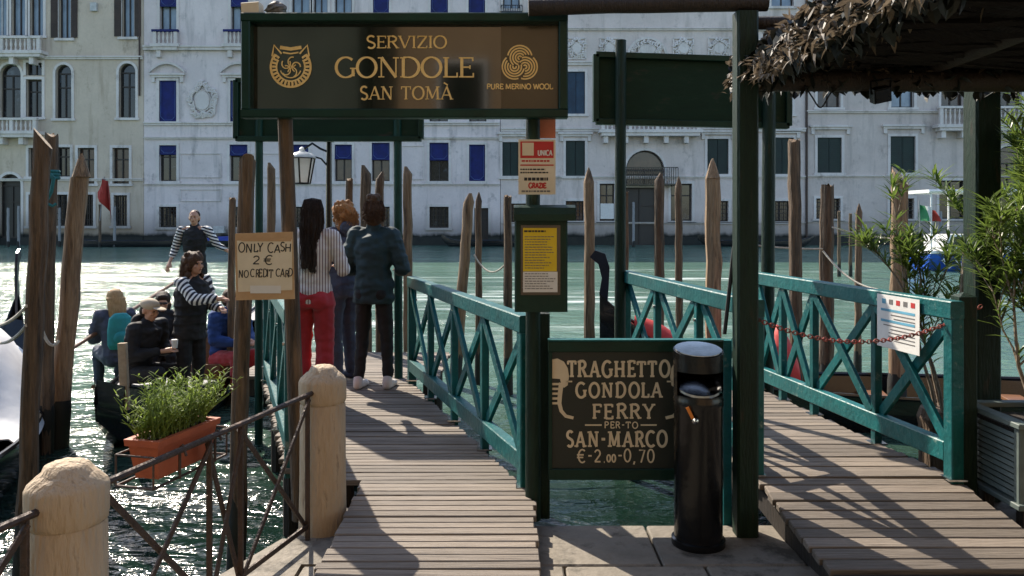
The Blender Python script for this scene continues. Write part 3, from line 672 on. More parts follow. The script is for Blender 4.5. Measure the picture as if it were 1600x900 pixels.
for x, y in ((lL(5.6)+.1, 5.6), (rL(5.6)-.1, 5.6), (lL(7)+.1, 7), (rL(7)-.1, 7), (-2.6, 9.1), (-.85, 9.1)):
    b = MB(); b.tube([(x, y, -2), (x, y, -.1)], .06, 8); obj('support_pile', b, 'dark_timber', wl)
# right walkway
SR = -.155
zR = lambda y: .22 if y > 4.5 else lerp(.10, .22, (y-3.55)/.95)
lR = lambda y: 1.36+SR*(y-4.42)*(1 if y > 4.42 else .35)
rR = lambda y: 2.46+SR*(y-4.42)*(1 if y > 4.42 else .35)
wr = thing('walkway', (1.9, 4.3, 0), 'weathered board walkway on the right with slanting shadows across it', 'walkway')
deck(wr, lR, rR, 3.55, 7.3, zR, step=.09)
for off in (.06, -.06):
    f_ = rR if off < 0 else lR
    stringer(wr, [(f_(3.6)+off, 3.6, .0), (f_(4.5)+off, 4.5, .1)], .07, .12); stringer(wr, [(f_(4.52)+off, 4.52, .1), (f_(7.25)+off, 7.25, .1)], .07, .16)
for x, y in ((lR(5.4)+.1, 5.4), (rR(5.4)-.1, 5.4), (lR(7)+.1, 7), (rR(7)-.1, 7)):
    b = MB(); b.tube([(x, y, -2), (x, y, .02)], .06, 8); obj('support_pile', b, 'dark_timber', wr)
# near face of the right ramp
b = MB(); b.box((lR(3.55)+.02, 3.53, -.02), (rR(3.55)-.02, 3.549, .075)); obj('fascia', b, 'dark_timber', wr)

# ================================================================== teal rails with crossed braces
def rail(label, p0, p1, z0, z1, n, endposts=(True, True), inner=1, fr=None, dark_end=None):
    """p0,p1 plan ends; z0 deck height, z1 top of rail; n crossed panels"""
    a = Vector((*p0, 0)); c = Vector((*p1, 0)); d = (c-a); L = d.length; u = d/L; nr = Vector((-u.y, u.x, 0))*inner
    th = thing('railing', (*((a+c)/2).xy, z0), label, 'railing', 'teal walkway railings')
    fr = fr or [k/n for k in range(n+1)]
    for k, t in enumerate(fr):
        p = a+d*t; big = (k in (0, n))
        w_ = .075 if big else .05
        b = MB(); b.beam(p+Vector((0, 0, z0-.06)), p+Vector((0, 0, z1-.105 if not big else z1-.1)), w_, w_, up=(u.x, u.y, 0)); obj('post', b, 'teal_paint', th)
        for zz in (z0+.12, z1-.22):
            b = MB(); q = p-nr*(w_/2); b.tube([q+Vector((0, 0, zz)), q-nr*.012+Vector((0, 0, zz))], .011, 8); obj('bolt', b, 'steel', th)
        b = MB(); b.box((p.x-.05, p.y-.05, z0-.004), (p.x+.05, p.y+.05, z0+.006)); obj('foot_plate', b, 'steel', th)
    for zz, w_, h in ((z1-.05, .085, .10), (z0+.14, .07, .11)):
        b = MB(); b.beam(a+u*(-.03 if zz > .8 else .04)+Vector((0, 0, zz)), c+u*(.03 if zz > .8 else -.04)+Vector((0, 0, zz)), w_, h); obj('top_rail' if zz > .8 else 'bottom_rail', b, 'teal_paint', th)
    for k in range(n):
        q0 = a+d*fr[k]+u*.03; q1 = a+d*fr[k+1]-u*.03; zb, zt = z0+.195, z1-.1
        b = MB(); b.beam(q0+nr*.014+Vector((0, 0, zb)), q1+nr*.014+Vector((0, 0, zt)), .027, .062); obj('brace', b, 'teal_paint', th)
        b = MB(); b.beam(q0-nr*.014+Vector((0, 0, zt)), q1-nr*.014+Vector((0, 0, zb)), .027, .062); obj('brace', b, 'teal_paint', th)
    return th
rail('teal cross-braced railing between the boards and the yellow notice box', (rL(4.56)-.0, 4.56), (rL(7.55), 7.55), .13, 1.105, 4, inner=1)
rail('teal cross-braced railing seen edge-on behind the cash only notice', (lL(4.95)+.04, 4.95), (lL(7.6)+.04, 7.6), .12, 1.10, 3, inner=-1)
rail('teal railing rising behind the dark ferry board', (lR(4.5)+.02, 4.5), (lR(6.95)+.02, 6.95), .22, 1.2, 3, inner=-1)
rail('teal railing with a white poster at the right walkway', (rR(4.42)-.02, 4.42), (rR(6.75)-.02, 6.75), .22, 1.2, 4, inner=1, fr=[0, .3, .62, .82, 1])
# dark end posts
def post(name, label, cat, x, y, z0, z1, w, m, cap=True):
    b = MB(); b.beam((x, y, z0), (x, y, z1), w, w, up=(0, 1, 0), ch=.008)
    t = thing(name, (x, y, z0), label, cat); obj('shaft', b, m, t)
    if cap:
        c = MB(); c.add([(x-w/2, y-w/2, z1), (x+w/2, y-w/2, z1), (x+w/2, y+w/2, z1), (x-w/2, y+w/2, z1), (x, y, z1+w*.25)], [(0, 1, 2, 3), (0, 1, 4), (1, 2, 4), (2, 3, 4), (3, 0, 4)]); obj('cap', c, m, t)
    return t
post('railing_post', 'square dark end post beside the left edge of the ferry board', 'post', .170, 4.53, -.03, 1.12, .085, 'green_post')
post('railing_post', 'square dark end post right of the white poster', 'post', 2.525, 4.47, -.03, 1.22, .10, 'green_post')

# ================================================================== sign portals
def portal(label, cx, y, z0, zp, xl, xr, bx0, bx1, bz0, bz1, r=.045, tilt=0, post_m='green_post', group=None):
    t = thing('sign_portal', (cx, y, z0), label, 'sign')
    for (xb, xt) in (xl, xr):
        b = MB(); b.tube([(xb, y, -1.4 if y > 4.7 else z0), (lerp(xb, xt, .5), y, zp*.5), (xt, y, zp)], [r*1.05, r, r*.95], 10); obj('post', b, post_m if xb < 0 else 'green_post', t, smooth=True)
    return t
mat('sign_frame', (.004, .034, .022), (.003, .021, .014), .45, 6, spec=.25, bump=.15, c3=(.012, .045, .032), c3scale=6, c3amt=.3)
# near sign over the left walkway
SY = 4.4; X0, X1, Z0, Z1 = PX(388, SY), PX(885, SY), PZ(188, SY), PZ(28, SY)
s1 = portal('dark glazed board lettered in gold over the left walkway, reading SERVIZIO GONDOLE', -.55, SY, 0, 2.25, (-1.165, -1.25), (.115, .115), 0, 0, 0, 0, .042, post_m='pile_wood')
fw = .048
for nm, a, c in (('frame_bar', (X0, Z0), (X1, Z0+fw)), ('frame_bar', (X0, Z1-fw), (X1, Z1)), ('frame_bar', (X0, Z0+fw), (X0+fw, Z1-fw)), ('frame_bar', (X1-fw, Z0+fw), (X1, Z1-fw))):
    b = MB(); b.beam(((a[0]+c[0])/2 if c[0]-a[0] < .1 else a[0], SY-.08, (a[1]+c[1])/2 if c[1]-a[1] < .1 else a[1]), ((a[0]+c[0])/2 if c[0]-a[0] < .1 else c[0], SY-.08, (a[1]+c[1])/2 if c[1]-a[1] < .1 else c[1]), .048 if c[1]-a[1] > .1 else .09, .09 if c[1]-a[1] > .1 else .048, up=(0, 1, 0) if c[1]-a[1] > .1 else (0, 0, 1), ch=.006)
    obj(nm, b, 'sign_frame', s1)
b = MB(); b.box((X0+fw-.004, SY-.055, Z0+fw-.004), (X1-fw+.004, SY-.04, Z1-fw+.004)); panel1 = obj('glass_panel', b, 'sign_glass', s1)
wx0 = PX(783, SY)
b = MB(); b.box((wx0, SY-.0575, Z0+fw), (X1-fw-.002, SY-.0555, Z1-fw-.01)); obj('panel', b, 'emblem_wool_panel', s1)
b = MB(); b.box((X0-.005, SY-.035, Z0+.02), (X1-.005, SY-.005, Z1-.02)); obj('back_board', b, 'green_board', s1)
# far backs of signs
def back_sign(label, y, pl, pr, px0, px1, pyt0, pyt1, pyb0, pyb1, zb0, front):
    t = thing('sign_portal', (PX((px0+px1)/2, y), y, zb0), label, 'sign', 'green sign boards seen from behind')
    for (pxb, pxt, pyt, r) in (pl, pr):
        top = P(pxt, pyt, y-(.07 if front else .0)); bot = Vector((PX(pxb, y), y-(.07 if front else .0), -1.6))
        b = MB(); b.tube([bot, top], [r*1.05, r], 10); obj('post', b, 'green_post' if front else 'teal_post', t, smooth=True)
    q = [P(px0, pyt0, y), P(px1, pyt1, y), P(px1, pyb1, y), P(px0, pyb0, y)]
    b = MB(); b.add([p+Vector((0, dy, 0)) for dy in (.0, .03) for p in q], [(0, 1, 2, 3), (7, 6, 5, 4), (0, 4, 5, 1), (1, 5, 6, 2), (2, 6, 7, 3), (3, 7, 4, 0)]); obj('board', b, 'green_board', t)
    for k in range(4):
        b = MB(); ins = Vector((0, -.0, 0)); b.beam(q[k]+Vector((0, .0, 0)), q[(k+1) % 4]+Vector((0, .0, 0)), .05 if k % 2 else .09, .09 if k % 2 else .05, up=(0, 1, 0) if k % 2 else (0, 0, 1)); obj('frame_bar', b, 'sign_frame', t)
    return t
mat('teal_post', (.005, .05, .038), (.003, .03, .022), .5, 5, (4, 4, 1), spec=.25, bump=.3, rnd=.1)
back_sign('green sign board seen from behind, past the gold-lettered board', 7.8, (404, 405, 150, .037), (624, 621, 150, .040), 370, 658, 126, 126, 217, 217, .09, False)
back_sign('green sign board seen from behind on two posts over the right walkway', 6.95, (966, 970, 63, .047), (1192, 1202, 140, .055), 931, 1231, 86, 96, 190, 197, .2, True)

# ================================================================== pergola at the right
pg = thing('pergola', (1.9, 4.2, 0), 'dark log pergola with dry leaves on top over the right walkway', 'pergola')
def log(pts, r, name='beam', m='dark_timber', seg=10):
    b = MB(); q = []; rr = []
    for i in range(len(pts)-1):
        for k in range(6):
            p = Vector(pts[i]).lerp(Vector(pts[i+1]), k/6); q.append(p+Vector((random.uniform(-.004, .004),)*3)); rr.append(r*random.uniform(.94, 1.06))
    q.append(Vector(pts[-1])); rr.append(r)
    b.tube(q, rr, seg); return obj(name, b, m, pg, smooth=True)
b = MB(); b.beam((1.225, 4.2, -.03), (1.225, 4.2, 2.735), .112, .112, up=(0, 1, 0), ch=.012); obj('post', b, 'green_post', pg)
b = MB(); b.beam((2.79, 4.75, -.03), (2.79, 4.75, 2.45), .15, .15, up=(0, 1, 0), ch=.012); obj('post', b, 'green_post', pg)
log([(.09, 4.2, 2.765), (1.34, 4.2, 2.785)], .042)
log([(1.2, 4.28, 2.70), (3.4, 4.28, 2.70)], .036)
log([(1.22, 4.35, 2.40), (4.2, 4.35, 2.40)], .055)
log([(1.30, 4.30, 2.46), (1.42, 1.2, 2.50)], .05)
log([(2.3, 4.4, 2.49), (2.25, 1.0, 2.53)], .05); log([(3.3, 4.4, 2.49), (3.2, 1.0, 2.53)], .05)
log([(1.9, 2.6, 2.58), (3.9, 2.3, 2.62)], .06)
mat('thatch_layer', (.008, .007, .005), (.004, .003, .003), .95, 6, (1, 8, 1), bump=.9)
tb = MB(); rn = random.Random(4)
for k in range(900):          # brushwood: sticks lying across the beams
    y = rn.uniform(.9, 4.45); x = rn.uniform(1.30, 1.9); L = rn.uniform(.5, 2.4); a = rn.gauss(0, .25); z = rn.uniform(2.47, 2.63)
    p0 = (x, y, z); p1 = (min(x+L*math.cos(a), 4.3), min(y+L*math.sin(a), 4.5), z+rn.uniform(-.05, .05)); tb.tube([p0, p1], rn.uniform(.008, .02), 5)
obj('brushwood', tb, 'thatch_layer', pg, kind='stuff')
tb = MB()
nxx, nyy = 26, 30; vs = []; fs = []
for j in range(nyy+1):
    for i in range(nxx+1):
        x = 1.34+3.0*i/nxx; y = .9+3.5*j/nyy; vs.append((x, y, 2.56+.05*mnoise.noise((x*3, y*3, 0))))
for j in range(nyy):
    for i in range(nxx): fs.append((j*(nxx+1)+i, j*(nxx+1)+i+1, (j+1)*(nxx+1)+i+1, (j+1)*(nxx+1)+i))
tb.add(vs, fs); tb.add([(x, y, z+.05) for x, y, z in vs], [tuple(reversed(f)) for f in fs])
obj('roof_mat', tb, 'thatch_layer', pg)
def leaf(b, p, d, up, L, W, curl=.25):
    """one folded leaf, four quads"""
    d = d.normalized(); s = d.cross(up)
    if s.length < .01: s = d.cross(Vector((1, 0, 0)))
    s.normalize(); n = s.cross(d)
    pts = []
    for t, wv in ((0, .12), (.35, 1), (.7, .75), (1, .05)):
        c = p+d*(L*t)-n*(curl*L*t*t); pts += [c-s*(W*wv/2)+n*(W*.22*wv), c, c+s*(W*wv/2)+n*(W*.22*wv)]
    fs = []
    for i in range(3): fs += [(i*3, i*3+1, i*3+4, i*3+3), (i*3+1, i*3+2, i*3+5, i*3+4)]
    b.add(pts, fs)
lbm = MB(); rn = random.Random(9)
for k in range(6500):         # dry leaves piled along the left edge, thinning inwards
    y = rn.uniform(.9, 4.5); x = 1.27+abs(rn.gauss(0, .20)); z = 2.47+rn.uniform(0, .10)*math.exp(-(x-1.27)*1.5)+.02+max(0, .06*mnoise.noise((y*2, 0, 3)))
    if rn.random() < .14: x = 1.27-rn.uniform(0, .07); z = 2.47-rn.uniform(0, .13)
    leaf(lbm, Vector((x, y, z)), Vector((rn.uniform(-1, .6), rn.uniform(-1, 1), rn.uniform(-.9, .5))), Vector((rn.uniform(-.4, .4), rn.uniform(-.4, .4), 1)), rn.uniform(.018, .075), rn.uniform(.010, .032), rn.uniform(-.4, .8))
for k in range(900):
    x = rn.uniform(1.2, 4.0); y = 4.36+rn.uniform(-.06, .1); z = 2.44+rn.uniform(-.06, .14)
    leaf(lbm, Vector((x, y, z)), Vector((rn.uniform(-1, 1), rn.uniform(-1, .2), rn.uniform(-1.0, .3))), Vector((rn.uniform(-.4, .4), rn.uniform(-.4, .4), 1)), rn.uniform(.03, .06), rn.uniform(.015, .03), rn.uniform(-.3, .6))
obj('dry_leaves', lbm, 'leaf_dry', pg, kind='stuff')
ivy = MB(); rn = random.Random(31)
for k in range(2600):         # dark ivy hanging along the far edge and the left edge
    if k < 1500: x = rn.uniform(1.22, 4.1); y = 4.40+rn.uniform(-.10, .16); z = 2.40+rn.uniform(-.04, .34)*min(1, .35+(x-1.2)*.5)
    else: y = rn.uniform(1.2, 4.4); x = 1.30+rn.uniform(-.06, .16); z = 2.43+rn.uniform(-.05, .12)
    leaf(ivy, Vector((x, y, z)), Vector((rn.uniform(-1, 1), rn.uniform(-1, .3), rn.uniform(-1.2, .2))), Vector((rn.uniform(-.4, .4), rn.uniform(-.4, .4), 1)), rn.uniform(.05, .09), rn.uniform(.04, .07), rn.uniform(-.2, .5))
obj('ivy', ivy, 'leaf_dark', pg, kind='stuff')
# floodlight under the beam
fl = thing('floodlight', (PX(1376, 4.2), 4.2, 2.22), 'small black floodlight hanging under the pergola beam', 'floodlight')
c = P(1376, 148, 4.2)
b = MB(); q = Matrix.Rotation(R(-12), 3, 'Y') @ Matrix.Rotation(R(20), 3, 'X')
bb = MB(); bb.box((-.045, -.025, -.038), (.045, .03, .038)); b.add([c+q @ Vector(v) for v in bb.v], bb.f); obj('housing', b, 'black_metal', fl)
bb = MB(); bb.box((-.038, -.029, -.031), (.038, -.026, .031)); b = MB(); b.add([c+q @ Vector(v) for v in bb.v], bb.f); obj('lens', b, 'glass_dark', fl)
b = MB(); b.tube([c+Vector((-.05, .0, 0)), c+Vector((-.052, 0, .07)), c+Vector((.052, 0, .085)), c+Vector((.05, 0, .01))], .006, 6); obj('bracket', b, 'black_metal', fl)
def cable(label, pts, r, m='rope_dark', cat='cable', sag=None, name='cable', n=16):
    pts = [Vector(p) for p in pts]
    if sag is not None:
        a, c = pts; pts = [a.lerp(c, k/n)-Vector((0, 0, sag*4*(k/n)*(1-k/n))) for k in range(n+1)]
    else:
        q = []; m_ = len(pts)
        for i in range(m_-1):
            p0, p1, p2, p3 = pts[max(i-1, 0)], pts[i], pts[i+1], pts[min(i+2, m_-1)]
            for k in range(8):
                t = k/8; q.append(.5*((2*p1)+(p2-p0)*t+(2*p0-5*p1+4*p2-p3)*t*t+(3*p1-p0-3*p2+p3)*t**3))
        pts = q+[pts[-1]]
    b = MB(); b.tube(pts, r, 6); return obj(name, b, m, None, label, cat, smooth=True)
cable('thin black wire looping under the pergola beam', [P(1258, 134, 4.3), P(1268, 150, 4.25), P(1282, 168, 4.25), P(1295, 150, 4.25), P(1305, 134, 4.3)], .004)
cable('black hose hanging beside the tall pergola post', [P(1178, 190, 4.32), P(1174, 260, 4.3), P(1160, 320, 4.28), P(1148, 380, 4.26), P(1140, 450, 4.26), P(1132, 522, 4.26)], .011)

# ================================================================== stone bollards and iron railing
def bollard(x, y, label):
    t = thing('bollard', (x, y, 0), label, 'bollard', 'stone bollards along the quay edge')
    sh = MB(); prof = [(.128, -.03), (.125, .05), (.121, .3), (.119, .66), (.115, .672)]
    sh.lathe(prof, (x, y, 0), 28); obj('shaft', sh, 'stone_bollard', t, smooth=True)
    cp = MB(); cp.lathe([(.115, .673), (.122, .684), (.1245, .70), (.1245, .785), (.119, .80), (.085, .833), (.078, .838), (.066, .858), (.045, .868), (.01, .871)], (x, y, 0), 28)
    rn = random.Random(int(x*100)); cp.v = [(a+rn.uniform(-.0018, .0018), c+rn.uniform(-.0018, .0018), d+rn.uniform(-.0018, .0018)) for a, c, d in cp.v]
    obj('head', cp, 'stone_bollard', t, smooth=True)
bollard(-1.445, 2.6, 'tan stone bollard in the bottom left corner'); bollard(-1.012, 4.28, 'tan stone bollard beside the left walkway')
RA = Vector((-1.445, 2.6, 0)); RB = Vector((-1.012, 4.28, 0)); RD = RB-RA
def iron_rail(label, ts, t_in, lo=.07, hi=.745):
    t = thing('iron_railing', RA+RD*((ts[0]+ts[-1])/2), label, 'railing', 'iron railings between the bollards')
    b = MB(); b.tube([RA+RD*t_in[0]+Vector((0, 0, hi)), RA+RD*t_in[1]+Vector((0, 0, hi))], .0135, 8); obj('handrail', b, 'rust_iron', t, smooth=True)
    b = MB(); b.beam(RA+RD*ts[0]+Vector((0, 0, lo)), RA+RD*ts[-1]+Vector((0, 0, lo)), .012, .026); obj('bottom_bar', b, 'rust_iron', t)
    for k, q in enumerate(ts):
        p = RA+RD*q; b = MB(); b.beam(p+Vector((0, 0, -.02)), p+Vector((0, 0, hi-.01)), .022, .016, up=(0, 1, 0)); obj('upright', b, 'rust_iron', t)
    for a, c in zip(ts, ts[1:]):
        pa, pc = RA+RD*a, RA+RD*c; s = Vector((.011, -.003, 0))
        b = MB(); b.beam(pa+s+Vector((0, 0, lo)), pc+s+Vector((0, 0, hi-.02)), .010, .022); obj('brace', b, 'rust_iron', t)
        b = MB(); b.beam(pa-s+Vector((0, 0, hi-.02)), pc-s+Vector((0, 0, lo)), .010, .022); obj('brace', b, 'rust_iron', t)
    return t
iron_rail('rusty iron railing with crossed bars between the two bollards', [.09, .432, .562, .905], (.06, .94))
iron_rail('rusty iron railing running out of the frame left of the corner bollard', [-1.0, -.62, -.48, -.095], (-1.0, -.06))

# ================================================================== litter bin, notice box, board
bn = thing('ashtray_bin', (.95, 4.08, 0), 'tall black cylindrical litter bin with a chrome ashtray top', 'bin')
b = MB(); b.lathe([(.135, 0), (.135, .03), (.122, .035), (.122, .70), (.126, .71), (.126, .74), (.122, .75), (.122, .765)], (.95, 4.08, 0), 28); obj('body', b, 'black_metal', bn, smooth=True)
def cyl_slice(r, za, zb_, a0, a1, n=14):      # curved shell
    v = []; 
    for k in range(n+1):
        a = a0+(a1-a0)*k/n; x, y = .95+r*math.cos(a), 4.08+r*math.sin(a); v += [(x, y, za), (x, y, zb_)]
    return v, [(2*k, 2*k+1, 2*k+3, 2*k+2) for k in range(n)]
b = MB(); b.add(*cyl_slice(.124, .766, .95, R(-20), R(200))); b.add(*cyl_slice(.112, .766, .95, R(200), R(-20))); obj('hood', b, 'black_metal', bn, smooth=True)
b = MB(); b.add(*cyl_slice(.124, .885, .95, R(199), R(341))); b.add(*cyl_slice(.118, .885, .95, R(341), R(199))); obj('front_band', b, 'black_metal', bn, smooth=True)
# slanting ashtray plate and tilted lid
def tilt_disc(zc, r, tiltx, h=.012, n=24, sx=1):
    v = []; 
    for dz in (0, h):
        for k in range(n):
            a = 2*math.pi*k/n; x, y = r*math.cos(a), r*math.sin(a); v.append((.95+x, 4.08+y*sx, zc+dz+y*tiltx))
    return v, [tuple(range(n)), tuple(reversed(range(n, 2*n)))]+[(k, (k+1) % n, n+(k+1) % n, n+k) for k in range(n)]
b = MB(); b.add(*tilt_disc(.80, .118, .32)); obj('ashtray', b, 'steel', bn)
b = MB(); b.add(*tilt_disc(.955, .126, .16, .03)); obj('lid', b, 'black_metal', bn)
b = MB()
v, fcs = tilt_disc(.988, .118, .16, .004); b.add(v, fcs); obj('lid_plate', b, 'steel', bn)
b = MB(); b.lathe([(.016, 0), (.016, .012), (.004, .02)], (0, 0, 0), 10); b.v = [(.905+x, 3.962-z, .655+y) for x, y, z in b.v]; obj('lock', b, 'steel', bn)
mat('sticker_orange', (.75, .22, .02)); b = MB(); b.beam((.868, 3.966, .72), (.895, 3.956, .665), .016, .003, up=(0, 1, .2)); obj('sticker', b, 'sticker_orange', bn)

NY = 4.30
nb = thing('notice_box', (.16, NY, 1.1), 'black hooded notice box with a yellow sheet on the sign post', 'notice box')
nx0, nx1, nz0, nz1 = PX(804, NY), PX(886, NY), PZ(486, NY), PZ(345, NY)
b = MB(); b.beam(((nx0+nx1)/2, NY+.0, nz0), ((nx0+nx1)/2, NY+.0, nz1), nx1-nx0, .10, up=(0, 1, 0), ch=.008); obj('case', b, 'green_paint', nb)
prof = [(-.09, 0), (-.09, .035), (-.075, .07), (-.045, .085), (.05, .085), (.06, .07), (.06, 0)]
b = MB(); b.prism([(NY+y, nz1+z) for y, z in prof], nx0-.004, nx1+.04, 'yz'); obj('hood', b, 'green_paint', nb)
yx0, yx1 = PX(817, NY), PX(869, NY)
b = MB(); b.box((yx0-.012, NY-.0535, PZ(456, NY)-.012), (yx1+.02, NY-.051, PZ(354, NY)+.008)); obj('window', b, 'glass_dark', nb)
b = MB(); b.box((yx0, NY-.056, PZ(423, NY)), (yx1, NY-.0545, PZ(356, NY))); ys = obj('yellow_sheet', b, 'paper_yellow', nb)
b = MB(); b.box((yx0, NY-.0575, PZ(455, NY)), (yx1+.004, NY-.056, PZ(423.5, NY))); ws = obj('white_sheet', b, 'paper_white', nb)
def lines_block(px0, px1, py0, py1, y, n, seed, hgt=.32):
    rn = random.Random(seed); b = MB(); stp = (py1-py0)/n
    for k in range(n):
        x = px0; e = px0+(px1-px0)*rn.uniform(.65, 1)
        while x < e:
            wl_ = rn.uniform(2, 6); b.box((PX(x, y), y-.0006, PZ(py0+stp*(k+hgt+.3), y)), (PX(min(x+wl_, e), y), y, PZ(py0+stp*(k+.3), y))); x += wl_+1
    return b
obj('print', lines_block(819, 867, 358, 364, NY-.0563, 1, 1, .5), 'ink', ys); obj('print', lines_block(820, 867, 368, 421, NY-.0563, 13, 2), 'ink_soft', ys); obj('print', lines_block(820, 870, 426, 453, NY-.0578, 7, 3), 'ink_soft', ws)
b = MB(); b.beam((.165, NY+.052, 1.3), (.165, NY+.11, 1.3), .04, .2); obj('mounting', b, 'black_metal', nb)

# red and white notice above
NZ = 4.32
rn_t = thing('notice_plate', (PX(839, NZ), NZ, PZ(303, NZ)), 'red and white notice plate fixed to the sign post above the box', 'notice')
def quad(px0, px1, py0, py1, y, t=.002):
    b = MB(); b.box((PX(px0, y), y-t, PZ(py1, y)), (PX(px1, y), y, PZ(py0, y))); return b
obj('plate', quad(810, 868, 218, 304, NZ, .004), 'paper_cream', rn_t)
obj('red_band', quad(813, 865, 221, 247, NZ-.0045, .001), 'paper_red', rn_t)
obj('red_line', quad(813, 865, 257, 259, NZ-.0045, .001), 'paper_red', rn_t); obj('print', lines_block(813, 866, 262, 272, NZ-.0045, 2, 4, .45), 'ink', rn_t)
obj('print', lines_block(819, 862, 275, 283, NZ-.0045, 1, 5, .6), 'ink', rn_t); obj('print', lines_block(815, 864, 296, 301, NZ-.0045, 1, 6, .5), 'ink_soft', rn_t); obj('print', lines_block(815, 862, 248, 255, NZ-.0045, 1, 6, .4), 'paper_red', rn_t)
obj('picture', quad(816, 834, 223, 243, NZ-.006, .001), 'cream_paint', rn_t)
mat('orange_plate', (.7, .22, .13), None, .6, 3, contrast=.8)
b = MB(); b.box((PX(822, 4.46), 4.455, PZ(216, 4.46)), (PX(868, 4.46), 4.46, PZ(180, 4.46))); obj('orange_plate', b, 'orange_plate', None, 'salmon coloured plate behind the post, just under the gold-lettered board', 'plate')

# ferry board
BY = 4.36; bx0, bx1, bz0, bz1 = PX(851, BY)+.055, PX(1128, BY), PZ(748, BY), PZ(532, BY)
fb_ = thing('ferry_board', ((bx0+bx1)/2, BY, 0), 'dark board with painted letters, reading TRAGHETTO GONDOLA FERRY, beside the bin', 'sign')
fbx0 = PX(851, BY)+.02
b = MB(); b.box((fbx0+.015, BY-.012, bz0+.05), (bx1-.03, BY+.012, bz1-.05)); obj('board', b, 'ferry_panel', fb_) if 'ferry_panel' in M else (mat('ferry_panel', (.010, .015, .010), (.006, .010, .007), .55, 5, bump=.15, contrast=.8, c3=(.020, .013, .009), c3scale=2.5, c3amt=.42), obj('board', b, 'ferry_panel', fb_))
for a, c, hor in (((fbx0, bz1-.03), (bx1, bz1-.03), 1), ((fbx0, bz0+.03), (bx1, bz0+.03), 1), ((fbx0+.01, bz0+.06), (fbx0+.01, bz1-.06), 0), ((bx1-.02, bz0+.06), (bx1-.02, bz1-.06), 0)):
    b = MB(); b.beam((a[0], BY, a[1]), (c[0], BY, c[1]), .05 if hor else .02, .06 if hor else .05, up=(0, 0, 1) if hor else (0, 1, 0)); obj('frame_bar', b, 'green_paint', fb_)
b = MB(); b.box((fbx0-.002, BY-.03, bz1), (bx1+.002, BY+.03, bz1+.008)); obj('cap_strip', b, 'teal_paint', fb_)
b = MB(); b.beam((bx1+.024, BY, -.02), (bx1+.024, BY, bz1+.004), .045, .06, up=(0, 1, 0)); obj('leg', b, 'teal_paint', fb_)

# cash-only notice
CY = 4.33; cs = thing('cash_notice', (PX(414, CY), CY, PZ(468, CY)), 'cardboard notice with handwriting, reading ONLY CASH 2 EURO, on the pile', 'notice')
q = [(368, 365), (458, 362), (461, 467), (369, 469)]
b = MB(); b.prism([(PX(x, CY), PZ(z, CY)) for x, z in q], CY-.008, CY); obj('cardboard', b, 'cardboard', cs)
b = MB(); b.prism([(PX(x, CY), PZ(z, CY)) for x, z in ((371, 376), (457, 374), (457.5, 453), (373, 456))], CY-.0098, CY-.0085); obj('paper', b, 'paper_cream', cs)
for a, c, d, e in ((392, 440, 446, 458), (378, 456, 372, 377)):
    b = MB(); b.prism([(PX(x, CY), PZ(z, CY)) for x, z in ((a, d), (c, d), (c, e), (a, e))], CY-.0112, CY-.0102); obj('tape', b, 'cardboard' if d < 400 else 'paper_white', cs)
# white poster on the right rail
py_ = rR(4.42); a = Vector((rR(4.62)-.02-.055, 4.62, 0)); c = Vector((rR(5.02)-.02-.055, 5.02, 0))
wp = thing('poster', ((a+c)/2+Vector((0, 0, .8))), 'white printed poster fixed to the right teal railing', 'poster')
def on_rail(u0, u1, z0, z1, off):
    p, q = a.lerp(c, u0), a.lerp(c, u1); nr = Vector((-1, SR, 0)).normalized(); b = MB()
    b.add([p+nr*o+Vector((0, 0, z)) for o in (off, off+.001) for z in (z0, z1)]+[q+nr*o+Vector((0, 0, z)) for o in (off, off+.001) for z in (z0, z1)], [(0, 1, 3, 2), (4, 6, 7, 5), (0, 4, 5, 1), (2, 3, 7, 6), (0, 2, 6, 4), (1, 5, 7, 3)]); return b
obj('sheet', on_rail(0, 1, .86, 1.185, 0), 'paper_white', wp)
for k, m_ in enumerate(('paper_red', 'ink_soft', 'paper_red', 'ink_soft', 'paper_blue')): obj('picture', on_rail(.1+k*.17, .19+k*.17, 1.13, 1.16, .0015), m_, wp)
for k in range(9):
    if k in (0, 3): obj('stripe', on_rail(.1, .9, 1.085-k*.022, 1.10-k*.022, .0015), 'paper_blue', wp)
    else: obj('print', on_rail(.1, .5+.35*random.random(), 1.085-k*.022, 1.091-k*.022, .0015), 'ink_soft', wp)
